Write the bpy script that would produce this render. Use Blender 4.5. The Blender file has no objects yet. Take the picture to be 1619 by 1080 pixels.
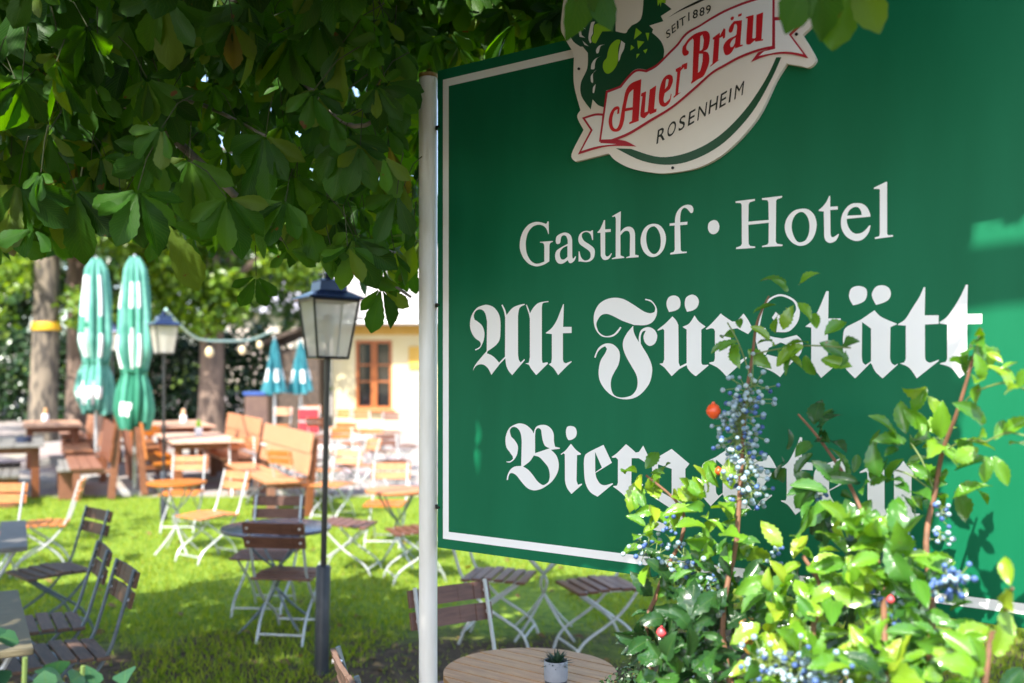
import bpy, bmesh, math, random
import numpy as np
from mathutils import Vector, Matrix
random.seed(7)
RNG = np.random.default_rng(11)
PI = math.pi
scene = bpy.context.scene
COL = scene.collection
# ------------------------------------------------------------------ camera model
F, CX, HY, H = 1574.0, 809.5, 592.0, 1.8
def ground(y):
    return max(0.0, 0.025 * (y - 14.7))
def at(px, py, h=0.0):
    """world point at height h above the ground that is seen at px, py"""
    k = (py - HY) / F
    y = (H - h) / k
    if y > 14.7 or y < 0:
        y = (H - h + 0.025 * 14.7) / (k + 0.025)
    return ((px - CX) / F * y, y, ground(y))
def ray(px, py, y):
    return Vector(((px - CX) / F * y, y, H + (HY - py) / F * y))
SUN = Vector((-0.257, -0.589, 0.766)).normalized()
# ------------------------------------------------------------------ object helpers
def tag(o, label, cat, group=None, kind=None):
    if label: o['label'] = label
    if cat: o['category'] = cat
    if group: o['group'] = group
    if kind: o['kind'] = kind
    return o
def thing(name, label, cat, loc=(0, 0, 0), rotz=0.0, group=None):
    o = bpy.data.objects.new(name, None)
    COL.objects.link(o)
    o.empty_display_size = 0.1
    o.location = loc
    o.rotation_euler = (0, 0, rotz)
    return tag(o, label, cat, group)
def link_mesh(name, me, parent=None, mats=()):
    for m in mats: me.materials.append(m)
    o = bpy.data.objects.new(name, me)
    COL.objects.link(o)
    if parent is not None: o.parent = parent
    return o
def copy_tree(o, parent=None):
    c = o.copy(); COL.objects.link(c)
    if parent is not None: c.parent = parent
    for ch in list(o.children): copy_tree(ch, c)
    return c
class MB:
    def __init__(s): s.v = []; s.f = []; s.m = []
    def add(s, vs, fs, mi=0):
        b = len(s.v); s.v += [tuple(v) for v in vs]
        for f in fs: s.f.append([i + b for i in f]); s.m.append(mi)
        return s
    def box(s, c, d, rot=None, mi=0, bev=0.0):
        x, y, z = d[0] / 2, d[1] / 2, d[2] / 2
        bv = min(bev, x * .45, y * .45, z * .45)
        if bv <= 0:
            vs = [Vector((a * x, b * y, e * z)) for a in (-1, 1) for b in (-1, 1) for e in (-1, 1)]
            fs = [(0, 1, 3, 2), (4, 6, 7, 5), (0, 4, 5, 1), (2, 3, 7, 6), (0, 2, 6, 4), (1, 5, 7, 3)]
        else:
            bm = bmesh.new(); bmesh.ops.create_cube(bm, size=1.0)
            for v in bm.verts: v.co = Vector((v.co.x * d[0], v.co.y * d[1], v.co.z * d[2]))
            bmesh.ops.bevel(bm, geom=list(bm.edges), offset=bv, segments=2, affect='EDGES', profile=.6)
            bm.verts.index_update()
            vs = [v.co.copy() for v in bm.verts]; fs = [[v.index for v in f.verts] for f in bm.faces]; bm.free()
        if rot is not None: vs = [rot @ v for v in vs]
        c = Vector(c)
        return s.add([v + c for v in vs], fs, mi)
    def tube(s, pts, r, n=8, mi=0, caps=True):
        pts = [Vector(p) for p in pts]
        rs = r if isinstance(r, (list, tuple)) else [r] * len(pts)
        vs, fs = [], []
        t0 = (pts[1] - pts[0]).normalized()
        a = t0.orthogonal().normalized()
        for i, p in enumerate(pts):
            t = (pts[min(i + 1, len(pts) - 1)] - pts[max(i - 1, 0)]).normalized()
            a = (a - t * a.dot(t))
            a = a.normalized() if a.length > 1e-6 else t.orthogonal().normalized()
            b = t.cross(a)
            for k in range(n):
                q = 2 * PI * k / n
                vs.append(p + (a * math.cos(q) + b * math.sin(q)) * rs[i])
        for i in range(len(pts) - 1):
            for k in range(n):
                k2 = (k + 1) % n
                fs.append((i * n + k, i * n + k2, (i + 1) * n + k2, (i + 1) * n + k))
        if caps:
            fs.append(tuple(range(n - 1, -1, -1)))
            e = (len(pts) - 1) * n
            fs.append(tuple(range(e, e + n)))
        return s.add(vs, fs, mi)
    def lathe(s, prof, n=24, c=(0, 0, 0), mi=0):
        c = Vector(c); vs, fs = [], []
        for (r, z) in prof:
            for k in range(n):
                q = 2 * PI * k / n
                vs.append(c + Vector((r * math.cos(q), r * math.sin(q), z)))
        for i in range(len(prof) - 1):
            for k in range(n):
                k2 = (k + 1) % n
                fs.append((i * n + k, i * n + k2, (i + 1) * n + k2, (i + 1) * n + k))
        fs.append(tuple(range(n - 1, -1, -1)))
        e = (len(prof) - 1) * n
        fs.append(tuple(range(e, e + n)))
        return s.add(vs, fs, mi)
    def build(s, name, mats, parent=None, smooth=False):
        me = bpy.data.meshes.new(name)
        me.from_pydata(s.v, [], s.f)
        if not isinstance(mats, (list, tuple)): mats = [mats]
        for m in mats: me.materials.append(m)
        me.polygons.foreach_set('material_index', s.m)
        if smooth:
            me.polygons.foreach_set('use_smooth', [True] * len(s.f))
            try: me.set_sharp_from_angle(angle=math.radians(40))
            except Exception: pass
        me.update()
        return link_mesh(name, me, parent)
def smooth_path(pts, n=6):
    P = [Vector(p) for p in pts]; out = []
    for i in range(len(P) - 1):
        p0, p1, p2, p3 = P[max(i - 1, 0)], P[i], P[i + 1], P[min(i + 2, len(P) - 1)]
        for k in range(n):
            t = k / n
            out.append(0.5 * ((2 * p1) + (p2 - p0) * t + (2 * p0 - 5 * p1 + 4 * p2 - p3) * t * t + (3 * p1 - p0 - 3 * p2 + p3) * t ** 3))
    out.append(P[-1]); return out
# ------------------------------------------------------------------ materials
def lin(r, g, b):
    f = lambda c: (c / 255 / 12.92) if c / 255 <= .04045 else ((c / 255 + .055) / 1.055) ** 2.4
    return (f(r), f(g), f(b), 1)
def nodes(name):
    m = bpy.data.materials.new(name); m.use_nodes = True
    nt = m.node_tree
    return m, nt, nt.nodes['Principled BSDF'], nt.nodes['Material Output']
def mat(name, c, rough=.5, c2=None, scale=8, metal=0, bump=0, bscale=40, spec=.5, stretch=(1, 1, 1), coat=0, detail=6, contrast=(.35, .65), vary=0):
    m, nt, p, out = nodes(name)
    p.inputs['Roughness'].default_value = rough
    p.inputs['Metallic'].default_value = metal
    p.inputs['Specular IOR Level'].default_value = spec
    p.inputs['Coat Weight'].default_value = coat
    c = tuple(c) if len(c) == 4 else tuple(c) + (1,)
    p.inputs['Base Color'].default_value = c
    tc = nt.nodes.new('ShaderNodeTexCoord'); mp = nt.nodes.new('ShaderNodeMapping')
    mp.inputs['Scale'].default_value = stretch
    nt.links.new(tc.outputs['Object'], mp.inputs['Vector'])
    if c2 is not None:
        c2 = tuple(c2) if len(c2) == 4 else tuple(c2) + (1,)
        nz = nt.nodes.new('ShaderNodeTexNoise'); nz.inputs['Scale'].default_value = scale
        nz.inputs['Detail'].default_value = detail
        rp = nt.nodes.new('ShaderNodeValToRGB')
        rp.color_ramp.elements[0].position, rp.color_ramp.elements[1].position = contrast
        rp.color_ramp.elements[0].color = c; rp.color_ramp.elements[1].color = c2
        nt.links.new(mp.outputs[0], nz.inputs['Vector'])
        nt.links.new(nz.outputs['Fac'], rp.inputs[0]); nt.links.new(rp.outputs[0], p.inputs['Base Color'])
    if vary:
        oi = nt.nodes.new('ShaderNodeObjectInfo'); mr = nt.nodes.new('ShaderNodeMapRange'); mr.inputs[3].default_value = 1 - vary; mr.inputs[4].default_value = 1 + vary
        hs = nt.nodes.new('ShaderNodeHueSaturation'); nt.links.new(oi.outputs['Random'], mr.inputs[0]); nt.links.new(mr.outputs[0], hs.inputs['Value'])
        mr2 = nt.nodes.new('ShaderNodeMapRange'); mr2.inputs[3].default_value = 1.1; mr2.inputs[4].default_value = .8; nt.links.new(oi.outputs['Random'], mr2.inputs[0]); nt.links.new(mr2.outputs[0], hs.inputs['Saturation'])
        nt.links.new(p.inputs['Base Color'].links[0].from_socket, hs.inputs['Color']); nt.links.new(hs.outputs[0], p.inputs['Base Color'])
    if bump:
        nb = nt.nodes.new('ShaderNodeTexNoise'); nb.inputs['Scale'].default_value = bscale; nb.inputs['Detail'].default_value = 5
        bp = nt.nodes.new('ShaderNodeBump'); bp.inputs['Strength'].default_value = bump; bp.inputs['Distance'].default_value = .02
        nt.links.new(mp.outputs[0], nb.inputs['Vector'])
        nt.links.new(nb.outputs['Fac'], bp.inputs['Height']); nt.links.new(bp.outputs[0], p.inputs['Normal'])
    return m
def leaf_mat(name, cols, rough=.4, spec=.5, trans=.45, veins=True, spots=None, tr_gain=1.6, coat=0, vein_mix=.35):
    """cols: list of (pos, colour) chosen by the per-leaf 'tint' attribute"""
    m, nt, p, out = nodes(name)
    N, L = nt.nodes.new, nt.links.new
    at_ = N('ShaderNodeAttribute'); at_.attribute_name = 'tint'
    rp = N('ShaderNodeValToRGB')
    el = rp.color_ramp.elements
    while len(el) < len(cols): el.new(0.5)
    for e, (po, c) in zip(el, cols):
        e.position = po; e.color = tuple(c) + (1,) if len(c) == 3 else c
    L(at_.outputs['Fac'], rp.inputs[0])
    col = rp.outputs[0]
    bumpsrc = None
    if veins:
        uv = N('ShaderNodeUVMap'); uv.uv_map = 'UVMap'
        sp = N('ShaderNodeSeparateXYZ'); L(uv.outputs[0], sp.inputs[0])
        ab = N('ShaderNodeMath'); ab.operation = 'ABSOLUTE'; L(sp.outputs['X'], ab.inputs[0])
        mu = N('ShaderNodeMath'); mu.operation = 'MULTIPLY_ADD'; L(ab.outputs[0], mu.inputs[0]); mu.inputs[1].default_value = -.28
        L(sp.outputs['Y'], mu.inputs[2])
        fr = N('ShaderNodeMath'); fr.operation = 'MULTIPLY'; L(mu.outputs[0], fr.inputs[0]); fr.inputs[1].default_value = 2 * PI * 15
        sn = N('ShaderNodeMath'); sn.operation = 'SINE'; L(fr.outputs[0], sn.inputs[0])
        mr = N('ShaderNodeMapRange'); L(sn.outputs[0], mr.inputs[0])
        mr.inputs[1].default_value = .55; mr.inputs[2].default_value = 1
        mid = N('ShaderNodeMapRange'); L(ab.outputs[0], mid.inputs[0])
        mid.inputs[1].default_value = .07; mid.inputs[2].default_value = .02
        mx = N('ShaderNodeMath'); mx.operation = 'MAXIMUM'; L(mr.outputs[0], mx.inputs[0]); L(mid.outputs[0], mx.inputs[1])
        mc = N('ShaderNodeMixRGB'); mc.blend_type = 'MIX'
        mf = N('ShaderNodeMath'); mf.operation = 'MULTIPLY'; L(mx.outputs[0], mf.inputs[0]); mf.inputs[1].default_value = vein_mix
        L(mf.outputs[0], mc.inputs[0]); L(col, mc.inputs[1]); mc.inputs[2].default_value = (.12, .22, .03, 1)
        col = mc.outputs[0]; bumpsrc = mx.outputs[0]
    if spots:
        geo = N('ShaderNodeTexCoord')
        nz = N('ShaderNodeTexNoise'); nz.inputs['Scale'].default_value = spots[0]; nz.inputs['Detail'].default_value = 4
        L(geo.outputs['Object'], nz.inputs['Vector'])
        r2 = N('ShaderNodeMapRange'); L(nz.outputs['Fac'], r2.inputs[0]); r2.inputs[1].default_value = spots[1]; r2.inputs[2].default_value = spots[1] + .05
        ms = N('ShaderNodeMixRGB'); L(r2.outputs[0], ms.inputs[0]); L(col, ms.inputs[1]); ms.inputs[2].default_value = tuple(spots[2]) + (1,)
        col = ms.outputs[0]
    L(col, p.inputs['Base Color'])
    p.inputs['Roughness'].default_value = rough; p.inputs['Specular IOR Level'].default_value = spec
    p.inputs['Coat Weight'].default_value = coat; p.inputs['Coat Roughness'].default_value = .12
    if bumpsrc is not None:
        bp = N('ShaderNodeBump'); bp.inputs['Strength'].default_value = .35; bp.inputs['Distance'].default_value = .003; bp.invert = True
        L(bumpsrc, bp.inputs['Height']); L(bp.outputs[0], p.inputs['Normal'])
    tr = N('ShaderNodeBsdfTranslucent')
    hs = N('ShaderNodeHueSaturation'); hs.inputs['Hue'].default_value = .485; hs.inputs['Saturation'].default_value = 1.15; hs.inputs['Value'].default_value = tr_gain
    L(col, hs.inputs['Color']); L(hs.outputs[0], tr.inputs['Color'])
    mx2 = N('ShaderNodeMixShader'); mx2.inputs[0].default_value = trans
    L(p.outputs[0], mx2.inputs[1]); L(tr.outputs[0], mx2.inputs[2]); L(mx2.outputs[0], out.inputs['Surface'])
    return m
# ------------------------------------------------------------------ leaves as numpy clouds
def leaf_template(prof, ncol=3, fold=.18, bend=.25, serr=0.0, wav=0.0):
    """prof: list of (t, halfwidth); returns verts, quads, uv  - x across, y along, z up"""
    us = np.linspace(-1, 1, ncol); V = []; UV = []
    for i, (t, w) in enumerate(prof):
        sw = w * (1 + (serr if i % 2 else -serr))
        for u in us:
            x = u * sw
            z = fold * abs(x) - bend * t * t + wav * math.sin(7 * t + 2 * u) * abs(u)
            V.append((x, t, z)); UV.append((u, t))
    Q = []
    for i in range(len(prof) - 1):
        for j in range(ncol - 1):
            a = i * ncol + j; Q.append((a, a + 1, a + ncol + 1, a + ncol))
    return np.array(V), np.array(Q), np.array(UV)
def leaf_cloud(name, tpl, pos, side, along, nrm, size, tint, material, parent=None, width=1.0):
    V, Q, UV = tpl
    n = len(pos)
    sz = size[:, None, None]
    W = (V[None, :, 0:1] * side[:, None, :] * width + V[None, :, 1:2] * along[:, None, :] + V[None, :, 2:3] * nrm[:, None, :]) * sz + pos[:, None, :]
    verts = W.reshape(-1, 3)
    faces = (Q[None] + (np.arange(n) * len(V))[:, None, None]).reshape(-1, 4)
    me = bpy.data.meshes.new(name)
    me.vertices.add(len(verts)); me.vertices.foreach_set('co', verts.astype(np.float32).ravel())
    me.loops.add(faces.size); me.loops.foreach_set('vertex_index', faces.astype(np.int32).ravel())
    me.polygons.add(len(faces)); me.polygons.foreach_set('loop_start', np.arange(0, faces.size, 4, dtype=np.int32))
    me.polygons.foreach_set('use_smooth', np.ones(len(faces), dtype=bool))
    me.update(calc_edges=True)
    uvl = me.uv_layers.new(name='UVMap')
    uvl.data.foreach_set('uv', np.tile(UV, (n, 1))[faces.ravel()].astype(np.float32).ravel())
    ta = me.attributes.new('tint', 'FLOAT', 'POINT')
    ta.data.foreach_set('value', np.repeat(tint, len(V)).astype(np.float32))
    me.materials.append(material)
    return link_mesh(name, me, parent)
def leaf_clouds(name, tpls, pos, side, along, nrm, size, tint, material, parent):
    """the same, dealt out over several leaf shapes that curl and fold differently"""
    k = np.arange(len(pos)) * 7919 % len(tpls)
    for i, t in enumerate(tpls):
        q = k == i
        leaf_cloud(name, t, pos[q], side[q], along[q], nrm[q], size[q], tint[q], material, parent)
def norm(a): return a / np.maximum(np.linalg.norm(a, axis=-1, keepdims=True), 1e-9)
def frames(along, up):
    along = norm(along); side = norm(np.cross(along, up)); nrm = np.cross(side, along)
    return side, along, nrm
SKY_STRENGTH, SUN_STRENGTH, EXPOSURE = 0.15, 4.1, 1.68
# ------------------------------------------------------------------ lettering traced as outlines
U = Vector((.8, -.6, 0)); NRM = Vector((-.6, -.8, 0)); P0 = Vector((-.247, 3.3, 0))
def px2sz(px, py):
    t = (px - CX) / F
    s = (.247 + 3.3 * t) / (.8 + .6 * t)
    y = 3.3 - .6 * s
    return s, H + (HY - py) * y / F
def parse(txt):
    out = []
    for w in txt.split():
        c = w[0] == 'c'
        a, b = (w[1:] if c else w).split(',')
        out.append((float(a), float(b), c))
    return out
def outline(txt, ox=0, oy=0, sc=1.0, n=5):
    """closed outline; points marked c are corners, the rest lie on a smooth curve"""
    P = parse(txt); m = len(P); out = []
    for i in range(m):
        a, b = P[i], P[(i + 1) % m]
        if a[2] and b[2]:
            out.append((a[0], a[1])); continue
        p0 = a if a[2] else P[i - 1]
        p3 = b if b[2] else P[(i + 2) % m]
        for k in range(n):
            t = k / n; q = []
            for d in (0, 1):
                q.append(.5 * (2 * a[d] + (b[d] - p0[d]) * t + (2 * p0[d] - 5 * a[d] + 4 * b[d] - p3[d]) * t * t + (3 * a[d] - p0[d] - 3 * b[d] + p3[d]) * t ** 3))
            out.append(tuple(q))
    return [(ox + x / sc, oy + y / sc) for x, y in out]
def fill(polys):
    """flat filled faces of closed outlines given in metres (holes by nesting)"""
    cu = bpy.data.curves.new('outline', 'CURVE'); cu.dimensions = '2D'; cu.fill_mode = 'BOTH'
    for pl in polys:
        sp = cu.splines.new('POLY'); sp.points.add(len(pl) - 1)
        for p, (x, y) in zip(sp.points, pl): p.co = (x * 50, y * 50, 0, 1)
        sp.use_cyclic_u = True
    ob = bpy.data.objects.new('outline', cu); COL.objects.link(ob)
    dg = bpy.context.evaluated_depsgraph_get()
    me = ob.evaluated_get(dg).to_mesh()
    vs = [(v.co.x / 50, v.co.y / 50) for v in me.vertices]; fs = [list(p.vertices) for p in me.polygons]
    ob.evaluated_get(dg).to_mesh_clear()
    bpy.data.objects.remove(ob); bpy.data.curves.remove(cu)
    return vs, fs
def sign_sheet(mb, polys_sz, off, mi=0):
    vs, fs = fill(polys_sz)
    W = [P0 + U * s + NRM * off + Vector((0, 0, z)) - SIGN_AT for s, z in vs]
    out = []
    for f in fs:
        a, b, c = W[f[0]], W[f[1]], W[f[2]]
        out.append(f if (b - a).cross(c - a).dot(NRM) > 0 else f[::-1])
    mb.add(W, out, mi)
def sz(poly): return [px2sz(x, y) for x, y in poly]
SIGN_AT = Vector((-.281, 3.335, 0))
GOTHIC = [
 ((740, 465, 8), ['c92,700 150,668 c165,632 150,600 90,555 45,480 27,385 48,270 110,180 190,143 250,137 330,170 390,250 412,350 412,480 400,580 350,650 c248,724 c240,750 295,772 350,815 c395,868 c470,790 c472,300 455,215 c425,142 c437,130 472,200 c490,265 560,180 640,140 c718,124 c720,135 655,175 c634,270 c634,760 645,830 c668,866 c716,820 c720,836 c560,1025 515,970 485,900 c474,812 c402,885 c298,1022 255,940 200,895 150,890 110,905 80,940 c68,975 75,930 120,860 c238,722 c243,350 225,260 195,210 150,193 100,215 75,270 c85,325 120,345 180,400 208,480 205,560 185,625 150,685 c95,713',
  'c735,140 c745,133 772,200 c785,245 830,170 900,110 c1020,88 c1018,102 950,115 c936,170 c936,830 c945,872 c1008,862 c1012,880 c865,1025 800,945 770,895 c725,880 c770,868 c784,800 c784,310 770,245',
  'c1205,128 c1214,128 c1204,415 c1312,415 c1312,492 c1202,495 c1202,830 1212,860 c1240,875 c1310,848 c1314,858 1250,915 c1142,1025 1085,940 c1022,888 c1055,870 c1062,820 c1062,505 c990,498 c985,490 1060,430 1120,340 1165,230']),
 ((935, 460, 6), ['c515,75 570,90 610,140 625,190 612,250 575,300 510,325 c406,323 300,285 200,235 140,218 90,235 55,290 50,330 70,385 110,420 160,428 220,405 c275,340 c287,347 255,395 210,430 150,440 90,425 45,370 25,300 30,210 75,125 150,78 230,65 310,80 400,130 500,195 560,212 c600,200 607,160 580,115 545,95 c510,85',
  'c398,330 402,380 420,430 c452,485 452,430 475,370 540,343 600,370 626,430 606,495 555,522 510,490 496,430 c518,378 490,385 470,430 c470,500 495,545 540,620 575,710 575,790 550,880 480,970 400,1018 310,1028 220,1005 140,945 85,860 70,770 88,665 130,595 c150,550 c132,525 95,545 60,585 c42,637 c28,630 60,555 105,512 160,497 215,512 260,560 272,620 258,700 220,770 190,840 188,920 215,985 270,1010 330,1008 390,985 430,930 440,860 425,790 380,710 330,620 302,540 305,470 340,400']),
 ((1040, 460, 7.2), ['c130,240 105,180 102,130 125,75 180,52 235,70 260,125 250,190 200,225', 'c335,238 312,180 310,120 330,70 390,42 445,65 470,120 450,185 400,222',
  'c168,290 210,335 c236,390 c240,820 c255,858 c330,822 c330,440 c290,415 c285,408 360,370 c420,280 470,350 c545,405 c540,412 c497,440 c497,800 510,840 c578,840 c578,850 c435,972 380,930 c340,880 c330,845 c245,890 c160,970 c75,870 c20,830 c60,822 c75,780 c75,450 c62,432 c0,455 c0,440 90,370',
  'c555,440 c548,430 610,375 c718,258 760,290 c850,350 c900,345 c978,258 1030,330 c1080,430 c1030,492 960,455 c905,425 c832,440 c832,760 845,800 c880,825 c1010,750 c1018,765 c785,975 690,880 c585,825 c590,815 c640,805 c652,770 c652,460 640,435 c615,425']),
 ((1140, 440, 6.35), ['c345,600 c365,505 385,420 405,320 440,245 510,188 595,160 690,185 765,245 792,330 775,430 720,505 660,540 c555,540 560,470 c512,395 c550,338 590,370 660,385 c725,372 755,310 735,245 680,205 600,180 520,203 450,270 420,340 400,430 c388,495 c448,500 480,575 c620,605 c760,570 810,620 822,680 795,765 740,820 c685,875 c595,992 530,945 440,905 c360,885 c465,765 c560,790 c665,855 c690,840 693,770 680,705 650,665 c600,645 c480,700 c450,772 390,740 360,670']),
 ((1260, 440, 6.35), ['c295,130 c320,130 c315,403 c440,403 c440,487 c312,490 c312,790 330,835 c375,850 c440,822 c440,832 c245,1000 160,900 c80,862 c85,852 c135,848 c145,810 c145,495 c85,485 160,420 225,300',
  'c565,272 530,210 525,160 550,100 620,78 690,100 705,160 685,220 630,255', 'c795,268 760,200 755,150 790,90 850,70 915,90 945,150 925,210 870,245']),
 ((1400, 440, 6.35), ['c385,90 c400,90 c395,372 c535,372 c535,458 c397,465 c397,790 410,830 c450,850 c536,818 c538,828 c315,1005 240,900 c145,855 c190,845 c205,810 c205,475 c124,470 c128,460 200,410 270,300 340,190',
  'c808,65 c828,65 c820,360 c970,358 c970,455 c820,460 c820,790 840,830 c870,850 c960,815 c962,826 c745,1005 660,900 c545,860 c550,852 c605,840 c620,810 c620,465 c548,455 c545,440 620,385 690,290 760,170'])]
GA = ['c645,415 c780,322 850,390 c1000,455 c1004,463 c940,490 c935,800 950,850 c985,875 c1012,858 c1012,868 c862,1005 790,940 c755,870 c740,850 c585,1005 500,920 480,870 c465,780 c463,600 475,520 c510,482', 'c655,440 c745,505 c745,832 c690,872 660,840 c652,780']
GOTHIC.append(((1260, 440, 6.35), GA))
GR = GOTHIC[2][1][3]; GT = GOTHIC[4][1][0]
GE = ['c120,480 130,380 180,320 c400,210 c520,465 c285,610 300,680 350,760 420,785 c530,755 c535,768 c315,948 220,890 160,800 130,680', 'c280,310 c378,535 c282,600']
GARTEN = [
 ((790, 660, 8.307), ['c90,578 140,575 c178,545 c172,510 130,450 90,390 78,300 90,220 130,140 200,95 270,78 350,100 420,160 c450,212 462,160 490,118 550,98 620,105 680,150 712,220 715,310 c730,385 c795,400 c792,412 c675,425 740,490 775,580 775,680 740,770 680,850 600,910 530,945 450,958 370,930 300,860 230,770 180,735 140,735 120,770 c112,820 c95,822 105,760 140,690 200,645 c285,637 c285,620 c292,330 285,240 260,170 215,130 170,128 140,160 140,205 c155,255 200,300 240,370 240,440 225,500 190,555 140,590 c92,588',
  'c467,230 477,165 510,140 545,165 555,230 570,310 600,375 c660,405 c467,470', 'c450,500 520,520 580,580 640,660 660,760 645,840 600,880 560,885 500,840 440,760 380,690 c310,645 400,575',
  'c905,298 880,250 872,180 890,125 935,112 990,130 1015,190 1000,255 950,292', 'c938,345 1000,420 c1068,475 c1065,490 c1018,495 c1012,830 c1030,885 c1080,868 c1085,882 c945,1005 895,940 870,880 c860,820 c858,485 c838,470 c812,492 c805,480 870,430']),
 ((910, 680, 9), GE + ['c530,395 c515,382 600,320 c720,200 770,240 c860,320 c905,310 c965,220 c1050,400 c1010,470 c900,400 c800,400 c795,760 810,810 c870,830 c955,765 c965,780 c745,990 650,890 c535,805 c545,795 c590,790 c605,750 c605,420 c575,390']),
 ((960, 580, 3.376), ['c242,640 c240,500 c345,438 c440,518 c418,545 c418,760 390,830 c300,880 250,870 c225,845 c262,822 c300,835 c340,820 c345,760 c272,712 c240,690', 'c272,520 c345,545 c345,700 c275,660'])]
def move(contours, src, sc_src, dst, k, shear=True):
    """reuse a traced letter elsewhere on the panel: scaled by k in the panel's own plane; src and dst are pixels of its lowest tip"""
    s0, z0 = px2sz(*src); s1, z1 = px2sz(*dst); out = []
    for c in contours:
        out.append([(s1 + (s - s0) * k, z1 + (z - z0) * k) for s, z in sz(outline(c, *sc_src))])
    return out
ROMAN = [
 ((815, 335, 10.793), ['c548,165 c570,165 c573,380 c562,382 540,310 500,255 440,225 370,225 290,260 220,350 183,480 180,600 200,720 260,830 330,878 400,882 c495,850 c495,590 480,540 c420,525 c420,512 c640,497 c640,512 600,530 c583,570 c580,845 500,895 400,928 320,925 220,880 140,790 90,680 75,580 90,450 140,320 220,225 310,180 390,172 460,185 c520,205 c538,195',
  'c690,500 700,430 750,385 830,355 900,365 950,410 c970,480 c972,750 980,795 1000,790 c1025,755 c1035,770 1010,830 960,872 920,870 c895,825 850,860 790,888 730,875 690,820 680,740 700,670 760,620 c895,545 c893,480 870,420 830,400 790,420 c775,470 765,530 730,550 700,540', 'c890,580 820,612 770,670 760,740 780,800 820,815 860,795 c890,765',
  'c1310,315 c1325,315 c1327,480 c1312,482 1290,400 1250,355 1190,345 1140,380 1140,440 1180,500 1270,560 1340,620 1358,690 1340,780 1290,835 1210,858 c1100,845 c1080,850 c1080,675 c1095,675 1120,770 1170,825 1230,825 1275,790 1285,730 1260,670 1180,610 1100,550 1075,480 1090,400 1140,345 1210,325 c1280,335']),
 ((945, 315, 10.793), ['c108,360 c128,355 c130,515 c225,510 c225,558 c130,565 c130,940 150,975 190,970 c235,920 c245,930 200,1010 140,1038 90,1025 c55,970 c50,575 c0,575 c0,560 50,500',
  'c390,210 c398,215 c390,560 440,505 500,472 570,475 620,520 c640,590 c640,945 c700,960 c700,990 c490,1005 c490,990 c550,970 c555,620 540,560 500,540 450,555 c390,620 c392,960 c455,985 c455,1002 c245,1025 c245,1010 c310,985 c312,330 c300,295 c250,305 c248,290',
  '960,420 1050,440 1120,510 1160,610 1165,720 1130,850 1060,940 970,985 880,975 800,910 750,810 735,700 755,590 800,500 870,440', '940,465 880,500 840,580 830,690 850,810 890,890 950,935 1010,920 1060,850 1078,750 1070,620 1030,520 980,470',
  'c1230,455 c1230,415 c1320,405 1325,320 1350,230 1400,160 1470,110 1550,95 1610,115 1635,170 1625,225 1590,235 1560,200 1520,160 1470,150 1430,200 c1410,300 c1410,395 c1535,385 c1530,435 c1410,445 c1420,870 c1445,895 c1522,895 c1522,918 c1240,945 c1240,920 c1300,900 c1318,860 c1315,448']),
 ((1110, 300, 8.994), ['165,433 220,450 248,515 235,585 190,628 140,630 100,595 85,535 100,470',
  'c475,165 c755,132 c755,155 c680,180 c665,210 c660,455 c950,430 c945,180 c930,150 c855,145 c855,122 c1140,88 c1140,112 c1070,135 c1055,160 c1050,740 c1070,770 c1145,780 c1145,800 c855,818 c855,800 c930,780 c948,750 c950,470 c660,500 c665,770 c685,800 c755,808 c755,828 c485,845 c485,825 c550,800 c568,770 c565,215 c550,190 c480,188',
  '1440,270 1520,285 1590,350 1625,440 1630,530 1600,650 1540,740 1460,790 1370,795 1280,750 1210,660 1178,550 1195,440 1250,350 1330,290', '1400,318 1330,360 1285,450 1278,560 1310,670 1360,740 1420,745 1480,710 1520,620 1530,510 1510,410 1460,335']),
 ((1280, 280, 9.82), ['c305,295 c322,290 c322,462 c440,455 c440,505 c322,512 c328,890 345,930 380,930 c445,885 c460,890 420,975 360,1015 300,1020 250,985 c228,920 c222,535 c145,528 c145,512 210,455 265,380',
  '750,405 830,420 900,480 c945,580 c945,615 c580,650 585,720 630,820 700,875 780,875 850,840 c935,745 c948,760 920,860 850,950 770,990 680,985 580,930 510,830 488,710 510,580 580,470 660,415', 'c585,600 c810,590 800,530 760,475 710,465 650,490 605,540',
  'c1195,72 c1205,80 c1205,880 c1225,905 c1297,900 c1297,925 c1015,962 c1015,940 c1080,920 c1092,880 c1092,225 1085,190 c1000,185 c1000,165'])]
PLATE = 'c895,4 891,45 897,62 c912,87 911,120 913,142 c922,176 917,187 c927,207 908,245 c914,257 c967,244 977,255 1000,267 1033,274 1062,275 1112,265 1156,238 1201,188 1230,130 c1247,103 1270,107 1282,109 1292,100 1291,90 c1272,58 c1289,42 1293,33 c1286,26 c1273,27 c1272,19 c1257,18 1254,-50 1230,-110 1170,-165 1090,-185 1010,-165 950,-120 915,-60'
RING = 'c978,236 1020,256 1064,262 1106,252 1150,226 1192,181 1222,130 c1239,93 c1231,93 1213,130 1180,178 1139,218 1094,242 1048,250 c1002,237'
HOP = 'c904,-20 c904,9 902,40 909,65 c922,76 c926,76 c934,86 933,110 923,133 924,154 c938.5,175 c941.5,159 950,168 c961,172 c963,145 985,138 1000,119 1012,111 c1028,113 1043,104 c1053,94 1054,80 1048,66 c1035,54 c1037,49 c1031,43 c1053,36 c1049,28 c1066,17 c1055,8 1050,-20'
FACE = 'c970,-20 c972,5 977,15 c978,52 993,55 c997,50 c1003,43 1018,32 c1022,0 c1022,-20'
RIB_O = 'c963,146 c985,138 1000,120 1012,112 c1026,113 1043,104 1063,84 1075,72 1084,60 1094,51 1111,42 1128,31 1150,19 1172,9.5 1194,2 c1229,-7 c1228.5,79 1211,82 1194,87 1172,96 1150,108 1130,120 1100,147 1067,174 1033,195 1000,215 c972,226 c952,226'
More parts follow.
